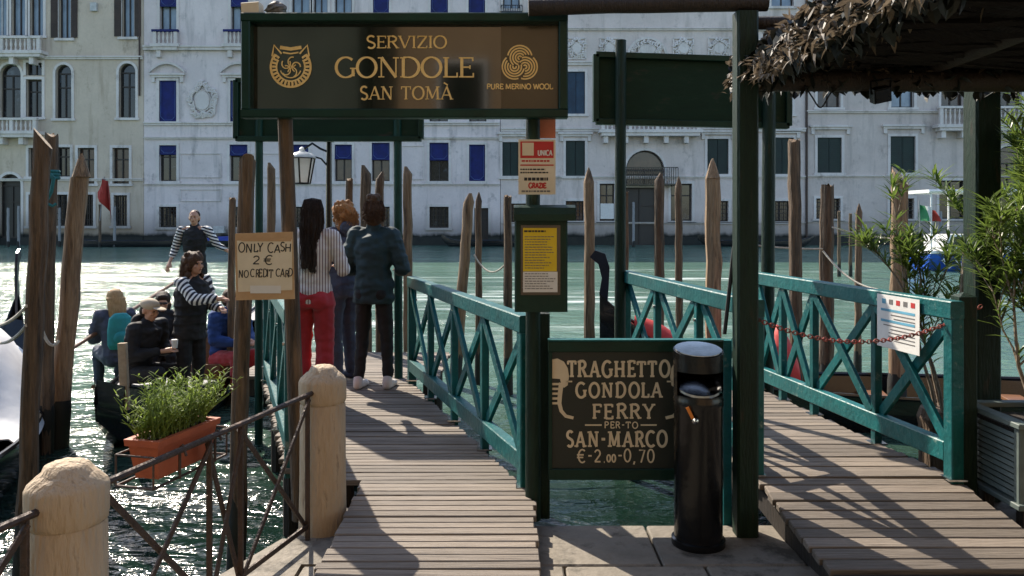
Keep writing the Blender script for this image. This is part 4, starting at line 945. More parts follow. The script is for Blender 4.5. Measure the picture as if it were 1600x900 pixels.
# ================================================================== painted lettering (stroke letters, each line one mesh)
def arc(cx, cy, rx, ry, a0, a1, n=12): return [(cx+rx*math.cos(R(a0+(a1-a0)*k/n)), cy+ry*math.sin(R(a0+(a1-a0)*k/n))) for k in range(n+1)]
K, T_ = 'K', 'T'     # thick / thin stroke
GL = {
 'A': (.80, [(T_, [(.06, 0), (.40, 1)]), (K, [(.40, 1), (.72, 0)]), (T_, [(.18, .34), (.60, .34)])], [(.06, 0), (.73, 0)]),
 'C': (.74, [(K, arc(.42, .5, .37, .5, 48, 312, 18))], []),
 'D': (.80, [(K, [(.14, 0), (.14, 1)]), (T_, [(.14, 1), (.34, 1)]), (K, arc(.34, .5, .40, .5, 90, -90, 14)), (T_, [(.14, 0), (.34, 0)])], [(.14, 0), (.14, 1)]),
 'E': (.62, [(K, [(.14, 0), (.14, 1)]), (T_, [(.14, .97), (.56, .97)]), (T_, [(.14, .51), (.45, .51)]), (T_, [(.14, .03), (.58, .03)]), (T_, [(.56, 1), (.56, .80)]), (T_, [(.58, 0), (.58, .22)]), (T_, [(.45, .42), (.45, .60)])], [(.14, 0), (.14, 1)]),
 'F': (.60, [(K, [(.14, 0), (.14, 1)]), (T_, [(.14, .97), (.56, .97)]), (T_, [(.14, .51), (.45, .51)]), (T_, [(.56, 1), (.56, .80)]), (T_, [(.45, .42), (.45, .60)])], [(.14, 0), (.14, 1)]),
 'G': (.80, [(K, arc(.42, .5, .37, .5, 48, 330, 18)), (K, [(.70, .42), (.70, .06)])], [(.70, .42)]),
 'H': (.82, [(K, [(.14, 0), (.14, 1)]), (K, [(.68, 0), (.68, 1)]), (T_, [(.14, .51), (.68, .51)])], [(.14, 0), (.14, 1), (.68, 0), (.68, 1)]),
 'I': (.32, [(K, [(.16, 0), (.16, 1)])], [(.16, 0), (.16, 1)]),
 'K': (.76, [(K, [(.14, 0), (.14, 1)]), (T_, [(.64, 1), (.14, .45)]), (K, [(.30, .62), (.68, 0)])], [(.14, 0), (.14, 1)]),
 'L': (.60, [(K, [(.14, 0), (.14, 1)]), (T_, [(.14, .03), (.56, .03)]), (T_, [(.56, 0), (.56, .24)])], [(.14, 0), (.14, 1)]),
 'M': (.98, [(T_, [(.12, 0), (.16, 1)]), (K, [(.16, 1), (.48, .08)]), (T_, [(.48, .08), (.80, 1)]), (K, [(.80, 1), (.84, 0)])], [(.12, 0), (.84, 0), (.13, 1), (.83, 1)]),
 'N': (.84, [(T_, [(.14, 0), (.14, 1)]), (K, [(.14, 1), (.70, 0)]), (T_, [(.70, 0), (.70, 1)])], [(.14, 0), (.12, 1), (.70, 1)]),
 'O': (.84, [(K, arc(.42, .5, .36, .5, 0, 360, 26))], []),
 'P': (.66, [(K, [(.14, 0), (.14, 1)]), (T_, [(.14, .98), (.34, .98)]), (K, arc(.34, .73, .26, .25, 90, -90, 10)), (T_, [(.14, .48), (.34, .48)])], [(.14, 0), (.14, 1)]),
 'R': (.72, [(K, [(.14, 0), (.14, 1)]), (T_, [(.14, .98), (.34, .98)]), (K, arc(.34, .75, .25, .23, 90, -90, 10)), (T_, [(.14, .52), (.36, .52)]), (K, [(.36, .52), (.66, 0)])], [(.14, 0), (.14, 1), (.66, 0)]),
 'S': (.62, [(K, arc(.31, .745, .22, .255, 35, 215, 10)[:-1]+[(.16, .58), (.31, .50), (.46, .42)]+arc(.31, .255, .22, .255, 30, -145, 10)[1:])], []),
 'T': (.72, [(K, [(.36, 0), (.36, 1)]), (T_, [(.05, .97), (.67, .97)]), (T_, [(.06, 1), (.06, .78)]), (T_, [(.66, 1), (.66, .78)])], [(.36, 0)]),
 'U': (.80, [(K, [(.14, 1), (.14, .32)]+arc(.40, .32, .26, .32, 180, 360, 12)+[(.66, 1)])], [(.14, 1), (.66, 1)]),
 'V': (.78, [(K, [(.08, 1), (.39, 0)]), (T_, [(.39, 0), (.70, 1)])], [(.08, 1), (.70, 1)]),
 'W': (1.05, [(K, [(.06, 1), (.30, 0)]), (T_, [(.30, 0), (.52, .95)]), (K, [(.52, .95), (.76, 0)]), (T_, [(.76, 0), (.99, 1)])], [(.06, 1), (.99, 1)]),
 'Y': (.74, [(K, [(.07, 1), (.37, .48)]), (T_, [(.37, .48), (.67, 1)]), (K, [(.37, .48), (.37, 0)])], [(.07, 1), (.67, 1), (.37, 0)]),
 'Z': (.68, [(T_, [(.08, .97), (.62, .97)]), (K, [(.60, .97), (.08, .03)]), (T_, [(.06, .03), (.62, .03)]), (T_, [(.08, 1), (.08, .80)]), (T_, [(.62, 0), (.62, .20)])], []),
 '2': (.62, [(K, arc(.30, .72, .23, .27, 165, -30, 12)+[(.08, .04)]), (K, [(.06, .04), (.56, .04)])], []),
 '0': (.68, [(K, arc(.34, .5, .27, .5, 0, 360, 22))], []),
 '7': (.62, [(K, [(.06, .96), (.56, .96), (.24, 0)])], []),
 'e': (.80, [(K, arc(.48, .5, .34, .5, 50, 310, 14)), (K, [(.0, .60), (.60, .60)]), (K, [(.0, .40), (.56, .40)])], []),
 '-': (.46, [(K, [(.08, .5), (.38, .5)])], []), ',': (.3, [(K, [(.16, .1), (.08, -.14)])], []), '.': (.26, [(K, [(.10, .05), (.16, .05)])], []), ' ': (.36, [], []),
}
def ribbon(b, pts, w, place, depth):
    """flat brush stroke of width w along 2-D points; place(u, v, d) gives the world point"""
    n = len(pts); closed = n > 3 and math.hypot(pts[0][0]-pts[-1][0], pts[0][1]-pts[-1][1]) < 1e-4
    L = []; Rr = []
    for i, p in enumerate(pts):
        if closed: a, c = pts[(i-1) % (n-1)], pts[(i+1) % (n-1)] if i < n-1 else pts[1]
        else: a, c = pts[max(i-1, 0)], pts[min(i+1, n-1)]
        dx, dy = c[0]-a[0], c[1]-a[1]; q = math.hypot(dx, dy) or 1; nx_, ny_ = -dy/q, dx/q; ww = w(i/(n-1)) if callable(w) else w
        L.append((p[0]+nx_*ww/2, p[1]+ny_*ww/2)); Rr.append((p[0]-nx_*ww/2, p[1]-ny_*ww/2))
    vs = [place(*q, 0) for q in L]+[place(*q, 0) for q in Rr]+[place(*q, depth) for q in L]+[place(*q, depth) for q in Rr]
    fs = []
    for i in range(n-1): fs += [(i, i+1, n+i+1, n+i), (2*n+i, 3*n+i, 3*n+i+1, 2*n+i+1), (i, 2*n+i, 2*n+i+1, i+1), (n+i, n+i+1, 3*n+i+1, 3*n+i)]
    fs += [(0, n, 3*n, 2*n), (n-1, 3*n-1, 4*n-1, 2*n-1)]
    b.add(vs, fs)
def text_mesh(s, x0, x1, zb, h, y, thick=.14, thin=.065, serif=.13, depth=.0025, jit=0.0, seed=1, slant=0.0, tilt=0.0, small=(), cw=1.0):
    """one line of text fitted between x0 and x1 on the plane y"""
    rn = random.Random(seed)
    ws = [GL[c][0]*(.55 if i in small else 1) for i, c in enumerate(s)]; tot = sum(ws); sx = (x1-x0)/tot; b = MB(); x = 0
    for i, c in enumerate(s):
        sc_ = .55 if i in small else 1
        jx, jz = rn.uniform(-jit, jit)*h, rn.uniform(-jit, jit)*h; js = 1+rn.uniform(-jit, jit)
        for kk, (tp, pts) in enumerate(GL[c][1]):
            wd = (thick if tp == K else thin)*h
            pl = lambda u, v, d, dy=kk*.00025: (u, y-d-dy, v)
            q = [(x0+(x+(GL[c][0]/2+(px_-GL[c][0]/2)*cw)*sc_+slant*pz_*sc_)*sx+jx, zb+pz_*h*js*sc_+jz+tilt*(x/tot)*h) for px_, pz_ in pts]
            closed = len(q) > 3 and pts[0] == pts[-1] or (len(pts) > 20)
            if tp == K and c in 'OCGD0' and len(pts) > 12 and thin < thick*.7:
                f0 = lambda t, a=pts: None
                ang = [math.atan2(pts[min(k+1, len(pts)-1)][1]-pts[max(k-1, 0)][1], pts[min(k+1, len(pts)-1)][0]-pts[max(k-1, 0)][0]) for k in range(len(pts))]
                wf = lambda t, A=ang: (thin+(thick-thin)*abs(math.sin(A[min(len(A)-1, int(round(t*(len(A)-1))))])))*h
                ribbon(b, q, wf, pl, depth)
            else: ribbon(b, q, wd, pl, depth)
        if serif:
            for px_, pz_ in GL[c][2]:
                zz = zb+pz_*h+(thin*h*.4 if pz_ < .5 else -thin*h*.4); xx = x0+(x+GL[c][0]/2+(px_-GL[c][0]/2)*cw)*sx+jx
                ribbon(b, [(xx-serif*h, zz), (xx+serif*h, zz)], thin*h*.85, lambda u, v, d: (u, y-d-.0009, v), depth)
        x += ws[i]
    return b
ty = SY-.058
def line1(s, px0, px1, py0, py1, th, name='lettering', **k):
    obj(name, text_mesh(s, PX(px0, SY), PX(px1, SY), PZ(py1, SY), (py1-py0)/F*SY, ty-.001, **k), 'gold', th)
line1('SERVIZIO', 575, 700, 60, 79, s1, thick=.15, thin=.075, serif=.14)
line1('GONDOLE', 527, 742, 93, 124, s1, thick=.15, thin=.07, serif=.15)
line1('SAN', 565, 617, 138, 158, s1, thick=.15, thin=.075, serif=.14, cw=.95); line1('TOMA', 628, 709, 138, 158, s1, thick=.15, thin=.075, serif=.14, cw=.95)
b = MB(); ribbon(b, [(PX(695, SY), PZ(132, SY)), (PX(701, SY), PZ(136, SY))], .008, lambda u, v, d: (u, ty-.001-d, v), .0025); obj('lettering', b, 'gold', s1)
line1('PURE MERINO WOOL', 761, 863, 134, 142, s1, thick=.20, thin=.19, serif=0)
# wool mark: three sets of five bands turning round a centre
b = MB(); wc = (PX(812, SY), PZ(103, SY)); S_ = 26/F*SY
for k in range(3):
    th0 = 90+120*k; cxk, cyk = .36*math.cos(R(th0)), .36*math.sin(R(th0))
    for j in range(6):
        rr = .10+.155*j; run = []
        for q in range(97):
            a = 2*math.pi*q/96; u, v = cxk+rr*math.cos(a), cyk+rr*math.sin(a); rho = math.hypot(u, v); ang = math.degrees(math.atan2(v, u))
            ok = ((ang-th0-25+95*rho) % 360) < 112 and rho < 1.04+.09*math.cos(3*R(ang-90)) and rho > .08
            if ok: run.append((wc[0]+S_*u, wc[1]+S_*v))
            if (not ok or q == 96) and run:
                if len(run) > 3: ribbon(b, run, .088*S_, lambda u, v, d, e=(k*7+j)*.00005: (u, ty-.001-d-e, v), .0025)
                run = []
obj('wool_emblem', b, 'gold', s1)
# round emblem at the left: pierced ring, two pointed ears, inner scrolls
b = MB(); ec = (PX(459, SY), PZ(108, SY)); S_ = 33/F*SY; pl = lambda u, v, d: (u, ty-.001-d, v); pl2 = lambda u, v, d: (u, ty-.0014-d, v)
E = lambda pts: [(ec[0]+S_*u, ec[1]+S_*v) for u, v in pts]
ribbon(b, E(arc(0, 0, .93, .93, 140, 400, 40)), .10*S_, pl, .003); ribbon(b, E(arc(0, 0, .66, .66, 150, 390, 34)), .07*S_, pl, .003)
for k in range(22):
    a = R(142+k*256/21); ribbon(b, E([(.68*math.cos(a), .68*math.sin(a)), (.91*math.cos(a), .91*math.sin(a))]), .10*S_, pl2, .003)
for s in (-1, 1): ribbon(b, E([(s*.42, .62), (s*.78, 1.02), (s*.86, .52), (s*.72, .45)]), .085*S_, pl2, .003)
ribbon(b, E([(-.5, .92), (.0, .84), (.5, .92)]), .16*S_, pl, .003); ribbon(b, E([(-.36, .68), (0, .62), (.36, .68)]), .07*S_, pl, .003)
for k in range(5):
    a0 = 72*k; ribbon(b, E(arc(.26*math.cos(R(a0)), .26*math.sin(R(a0)), .2, .22, a0, a0+250, 12)), .055*S_, (lambda u, v, d, e=.0003*k: (u, ty-.0012-d-e, v)), .003)
ribbon(b, E(arc(0, 0, .5, .5, 200, 340, 16)), .05*S_, pl2, .003)
obj('ring_emblem', b, 'gold', s1)
# ferry board
fy = BY-.0125
def line2(s, px0, px1, py0, py1, seed, small=(), **k):
    kw = dict(thick=.17, thin=.13, serif=.13, jit=.025, seed=seed, cw=.80); kw.update(k)
    obj('lettering', text_mesh(s, PX(px0, fy), PX(px1, fy), PZ(py1, fy), (py1-py0)/F*fy, fy-.0005, depth=.0015, small=small, **kw), 'cream_paint', fb_)
line2('TRAGHETTO', 884, 1049, 564, 589, 2); line2('GONDOLA', 898, 1036, 598, 621, 3); line2('FERRY', 924, 1025, 631, 654, 4)
line2('PER-TO', 943, 998, 659, 669, 5, serif=0, thick=.17, thin=.17); line2('SAN-MARCO', 883, 1045, 674, 698, 6)
line2('e-2.00-0,70', 900, 1024, 702, 722, 7, small=(4, 5), serif=0, thick=.12, thin=.12, jit=.05)
b = MB(); fp = lambda u, v, d: (u, fy-.0005-d, v); fp2 = lambda u, v, d: (u, fy-.0009-d, v)
for a, c in ((914, 940), (1001, 1026)):
    b = MB(); ribbon(b, [(PX(a, fy), PZ(664, fy)), (PX(c, fy), PZ(664, fy))], .008, fp, .0015); obj('dash', b, 'cream_paint', fb_)
for mir in (0, 1):       # painted prow irons
    Q = lambda x, z: (PX((1931-x) if mir else x+5, fy), PZ(z, fy)); b = MB()
    hd = [(856, 562), (866, 560), (876, 565), (882, 575), (884, 588), (882, 602), (876, 606), (872, 600), (870, 592), (856, 591)]
    b.prism([Q(*p) for p in hd], fy-.002, fy-.0005)
    for k in range(5): ribbon(b, [Q(856, 600+k*7.5), Q(870, 600+k*7.5)], .012, fp, .0015)
    ribbon(b, [Q(872, 598), Q(870, 615), Q(869, 630), Q(872, 642), Q(879, 650), Q(891, 653)], lambda t: .026-.010*t, fp2, .0015); ribbon(b, [Q(880, 596), Q(889, 596)], .008, fp, .0015)
    obj('prow_emblem', b, 'cream_paint', fb_)
# handwriting on the cash notice
hy = CY-.0101
for s, a, c, d, e, sd in (('ONLY CASH', 373, 456, 381, 395, 1), ('2 e', 393, 426, 400, 414, 2), ('NO CREDIT CARD', 373, 458, 422, 434, 3)):
    obj('handwriting', text_mesh(s, PX(a, hy), PX(c, hy), PZ(e, hy), (e-d)/F*hy, hy, thick=.13, thin=.13, serif=0, depth=.0006, jit=.10, seed=sd, slant=.05, tilt=.15), 'ink', cs)
obj('lettering', text_mesh('UNICA', PX(840, NZ), PX(863, NZ), PZ(243, NZ), 8/F*NZ, NZ-.0058, thick=.2, thin=.2, serif=0, depth=.0006), 'paper_white', rn_t)
obj('lettering', text_mesh('GRAZIE', PX(826, NZ), PX(853, NZ), PZ(294, NZ), 8/F*NZ, NZ-.0045, thick=.26, thin=.26, serif=0, depth=.0006), 'paper_red', rn_t)
# clutter on top of the near sign
b = MB(); b.beam((PX(385, 4.4), 4.36, PZ(30, 4.4)+.035), (PX(412, 4.4), 4.36, PZ(28, 4.4)+.035), .09, .07); obj('lamp_block', b, 'cream_paint', None, 'cream block on the left end of the gold-lettered board', 'block')
b = MB(); rn = random.Random(3); cc = P(432, 15, 4.38)
rings = []
for i in range(9):
    t = i/8; rr = .055*math.sin(math.pi*(.08+.84*t)); rings.append([cc+Vector((rr*1.15*math.cos(a)*(1+.25*rn.uniform(-1, 1)), rr*.8*math.sin(a)*(1+.25*rn.uniform(-1, 1)), (t-.5)*.085+rn.uniform(-.006, .006))) for a in [2*math.pi*k/12 for k in range(12)]])
b.loft(rings); obj('crumpled_bag', b, 'ink_soft', None, 'crumpled grey bag on top of the gold-lettered board', 'bag')
# ================================================================== mooring piles
def pile(label, Y, top, bot, wpx, m='pile_wood', cut='point', seed=1, zbot=-1.9, wtop=None, group='wooden mooring piles'):
    """top/bot = photograph pixels of the axis; wpx = width in pixels at the middle"""
    rn = random.Random(seed); a = P(*top, Y); q = P(*bot, Y)
    k = (zbot-a.z)/(q.z-a.z); e = a+(q-a)*k; r = wpx/F*Y/2
    t = thing('mooring_pile', (e.x, Y, WATER), label, 'pile', group)
    seg = 20; n = 18; rings = []; flut = [rn.uniform(-.10, .07) for _ in range(seg)]; ph = rn.uniform(0, 6)
    cr = Vector((math.cos(ph), .25*math.sin(ph), 0)).normalized()
    hc = r*(2.6 if cut == 'point' else 1.6)
    for i in range(n+1):
        t_ = i/n; c = e.lerp(a, t_)-Vector((0, 0, hc*0 if i < n else 0)); c = c+Vector((rn.uniform(-.12, .12)*r, rn.uniform(-.12, .12)*r, 0))
        rr = r*(1.08-.14*t_)*rn.uniform(.96, 1.05)
        rings.append([c+Vector((math.cos(2*math.pi*k/seg+.2)*rr*(1+flut[k]+rn.uniform(-.03, .03)), math.sin(2*math.pi*k/seg+.2)*rr*(1+flut[k]+rn.uniform(-.03, .03)), 0)) for k in range(seg)])
    last = rings[-1]; cen = sum(last, Vector())/seg
    if cut == 'slant':                      # sawn on the slant: the ring tilts
        rings[-1] = [p+Vector((0, 0, (p-cen).dot(cr)*1.25-r*1.1)) for p in last]
    elif cut == 'point':
        rings[-1] = [p-Vector((0, 0, hc)) for p in last]
        rings.append([cen+(p-cen)*.42+Vector((0, 0, -hc*.28)) for p in last]); rings.append([cen+(p-cen)*.10+Vector((0, 0, rn.uniform(-.1, .1)*r)) for p in last])
    elif cut == 'wedge':
        rings[-1] = [p-Vector((0, 0, hc)) for p in last]
        rings.append([cen+cr*r*.55+(p-cen)*.3+Vector((0, 0, 0)) for p in last])
    else:
        rings[-1] = [p+Vector((0, 0, rn.uniform(-.5, .35)*r)) for p in last]
    b = MB(); b.loft(rings); obj('trunk', b, m, t, smooth=True)
    if cut == 'slant':
        c = MB(); f = rings[-1]; c.add([p+Vector((0, 0, .004)) for p in f], [tuple(range(seg))]); obj('cut_face', c, 'cut_wood', t)
    wr_ = MB(); zz = WATER
    ci = e.lerp(a, (zz-e.z)/(a.z-e.z)); wr_.tube([e.lerp(a, (zz+q-e.z)/(a.z-e.z)) for q in (-.3, 0, .2, .38, .46)], [r*1.17, r*1.18, r*1.15, r*1.13, r*1.0], 14); obj('weed_band', wr_, 'algae', t, smooth=True)
    return t, e, a
PL = [
 ('leaning brown pile in front of the left pair, roped to the covered gondola', 4.8, (68, 203), (43, 760), 27, 'pile_wood', 'slant'),
 ('dark straight pile standing right behind the leaning pile at left', 7.5, (80, 210), (70, 700), 22, 'pile_wood', 'flat'),
 ('pale pile with a rounded pointed top, third from the left edge', 7.7, (127, 240), (90, 690), 28, 'pile_pale', 'point'),
 ('stout pile with a slanted sawn top behind the cash only notice', 5.05, (386, 243), (374, 690), 25, 'pile_wood', 'slant'),
 ('short thin pile just left of the cash notice pile', 9.5, (363, 310), (360, 560), 12, 'pile_wood', 'flat'),
 ('slim pile with pale pointed tip between the green posts at left', 9.4, (424, 254), (420, 560), 13, 'pile_pale', 'wedge'),
 ('thin pile right of the street lamp post', 9.6, (546, 280), (545, 560), 12, 'pile_wood', 'flat'),
 ('jagged pile rising behind the ginger-haired passenger', 9.5, (571, 258), (572, 560), 17, 'pile_wood', 'wedge'),
 ('jagged pile right behind the bun of the teal-jacketed passenger', 9.7, (593, 268), (594, 560), 15, 'pile_wood', 'wedge'),
 ('sharply pointed pile right of the far left sign post', 9.5, (637, 260), (638, 560), 15, 'pile_pale', 'wedge'),
 ('orange-brown leaning pile left of the roped pair in mid-canal', 10.4, (733, 302), (716, 530), 17, 'pile_pale', 'wedge'),
 ('thin upright pile tied with a white rope left of the notice box', 10.6, (748, 300), (748, 520), 11, 'pile_wood', 'point'),
 ('thin pile just left of the yellow notice box', 10.0, (793, 306), (794, 545), 13, 'pile_wood', 'flat'),
 ('tall round-topped pile right of the yellow notice box', 9.6, (920, 262), (921, 540), 17, 'pile_pale', 'point'),
 ('pile half hidden behind the left post of the right green board', 10.5, (977, 300), (976, 540), 11, 'pile_wood', 'flat'),
 ('knotted pile in front of the dark water door', 10.5, (1030, 270), (1030, 540), 16, 'pile_wood', 'wedge'),
 ('slim pile between the water door and the broad orange pile', 10.8, (1060, 276), (1061, 540), 12, 'pile_wood', 'point'),
 ('broad orange-brown pile with a sharp point left of the tall pergola post', 9.2, (1114, 248), (1115, 560), 24, 'pile_pale', 'point'),
 ('dark ragged pile just right of the far green post at right', 9.0, (1241, 219), (1243, 560), 19, 'pile_wood', 'flat'),
 ('pile holding two white ropes in the right half', 9.8, (1292, 290), (1291, 560), 20, 'pile_wood', 'flat'),
 ('thin crooked pile between the roped pile and the sawn pile at right', 10.5, (1342, 318), (1340, 560), 11, 'pile_wood', 'point'),
 ('thick pile with a pale slanted sawn face at right', 9.0, (1406, 262), (1402, 560), 25, 'pile_pale', 'slant'),
 ('small distant pile right of the roped pile', 30, (1311, 330), (1311, 400), 5, 'pile_wood', 'flat'),
 ('small distant pile left of the thin crooked pile', 30, (1329, 334), (1329, 400), 5, 'pile_wood', 'flat'),
]
PT = [pile(l, Y, t, b, w_, m_, c, i+3) for i, (l, Y, t, b, w_, m_, c) in enumerate(PL)]
# striped / plain mooring posts along the far bank
for i, (px, pt) in enumerate(((13, 325), (29, 322), (93, 325), (156, 320), (179, 323), (990, 316), (1470, 330))):
    lab = ['pale thin mooring post, leftmost along the far bank', 'pale mooring post in front of the arched doorway at far left', 'pale mooring post under the barred windows of the beige palazzo', 'dark mooring post carrying the red flag', 'pale mooring post right of the red flag', 'pale mooring post in the dark water door', 'pale mooring post near the blue and white boat'][i]
    pile(lab, 60, (px, pt), (px, 380), 4, 'grey_wood' if i != 3 else 'pile_wood', 'flat', 80+i, group='mooring posts along the far bank')
# ropes
def rope(label, a, c, sag, r=.011, m='rope_white'): return cable(label, [a, c], r, m, 'rope', sag, 'rope')
rope('white rope sagging between two thin piles left of the notice box', P(741, 398, 10.5), P(790, 412, 10.0), .16)
rope('white rope stretched across the far green post to the roped pile', P(1150, 379, 9.6), P(1285, 389, 9.7), .02)
rope('white rope hanging down from the roped pile to the railing', P(1286, 392, 9.7), P(1372, 452, 9.0), .10)
rope('white rope from the roped pile to the oleander side', P(1300, 355, 9.7), P(1450, 376, 9.0), .04)
rope('white rope from the covered gondola to the leaning pile', P(0, 508, 5.6), P(42, 478, 4.75), .02)
rope('second white rope from the covered gondola to the leaning pile', P(0, 536, 5.6), P(42, 508, 4.75), .03)
rope('white rope loop hanging on the dark pile at left', P(61, 500, 7.35), P(92, 532, 7.5), .12, .014)
b = MB()
for k in range(3): b.tube([(PX(76, 7.5)+.085*math.cos(a), 7.5+.085*math.sin(a), PZ(268+k*5, 7.5)) for a in [2*math.pi*q/16 for q in range(17)]], .016, 6)
b.tube([P(78, 272, 7.38), P(84, 278, 7.38), P(80, 300, 7.38), P(72, 315, 7.38)], .016, 6); b.tube([P(74, 318, 7.38), P(82, 322, 7.38), P(88, 318, 7.4)], .014, 6)
obj('tied_rope', b, 'rope_teal', None, 'teal rope wound round the dark pile at left', 'rope', smooth=True)
# red chain across the right walkway
chn = MB(); ca = Vector((1.29, 4.18, PZ(500, 4.18))); cc = P(1534, 478, 4.5); n = 62
def chain_pt(t): return ca.lerp(cc, t)-Vector((0, 0, .155*4*t*(1-t)))
for k in range(n):
    p, q = chain_pt(k/n), chain_pt((k+1)/n); d = (q-p); L = d.length; d.normalize(); s = d.cross(Vector((0, 0, 1))).normalized(); u = s.cross(d)
    if k % 2: s, u = u, s
    mid = (p+q)/2; ring = [mid+d*(L*.72*math.cos(a))+s*(.0105*math.sin(a)) for a in [2*math.pi*j/8 for j in range(9)]]
    chn.tube(ring, .0036, 5, cap=False)
chn_t = thing('chain', ca, 'rusty red link chain hanging across the right walkway', 'chain'); obj('links', chn, 'chain_red', chn_t, kind='stuff', smooth=True)
b = MB(); b.tube([ca+Vector((-.02, 0, 0)), ca+Vector((.01, 0, 0))], .012, 8); obj('hook', b, 'rust_iron', chn_t)

# ================================================================== street lamp
LY = 8.4
lt = thing('street_lamp', (PX(513, LY), LY, .09), 'black lamp post with a white glass lantern behind the passengers', 'lamp')
b = MB(); b.tube([(PX(514, LY), LY, .0), (PX(514, LY), LY, PZ(222, LY))], [.04, .028], 10); b.lathe([(.05, 0), (.05, .04), (.02, .07), (.035, .1), (.005, .14)], (PX(514, LY), LY, PZ(222, LY)), 10); obj('pole', b, 'black_metal', lt, smooth=True)
b = MB(); 
pts = [P(514, 238, LY), P(500, 232, LY), P(488, 224, LY), P(476, 232, LY), P(472, 240, LY)]
b.tube(pts, .013, 6); b.tube([P(514, 262, LY), P(502, 248, LY), P(488, 244, LY)], .010, 6); obj('arm', b, 'black_metal', lt, smooth=True)
lc = P(472, 262, LY); 
def hexa(r0, r1, z0, z1, m, name, par, frame=False):
    rings = [[lc+Vector((r*math.cos(R(60*k+30)), r*math.sin(R(60*k+30)), z)) for k in range(6)] for r, z in ((r0, z0), (r1, z1))]
    b = MB()
    if frame:
        for k in range(6): b.tube([rings[0][k], rings[1][k]], .009, 6); b.tube([rings[0][k], rings[0][(k+1) % 6]], .009, 6); b.tube([rings[1][k], rings[1][(k+1) % 6]], .009, 6)
    else: b.loft(rings)
    return obj(name, b, m, par)
ln = hexa(.085, .135, -.165, .10, 'black_metal', 'lantern_frame', lt, True); hexa(.080, .128, -.16, .098, 'lamp_glass', 'lantern_glass', ln)
b = MB(); b.lathe([(.155, .102), (.15, .112), (.10, .150), (.05, .165), (.03, .175), (.03, .2), (.005, .22)], lc, 12); obj('cap', b, 'lamp_glass', ln, smooth=True)

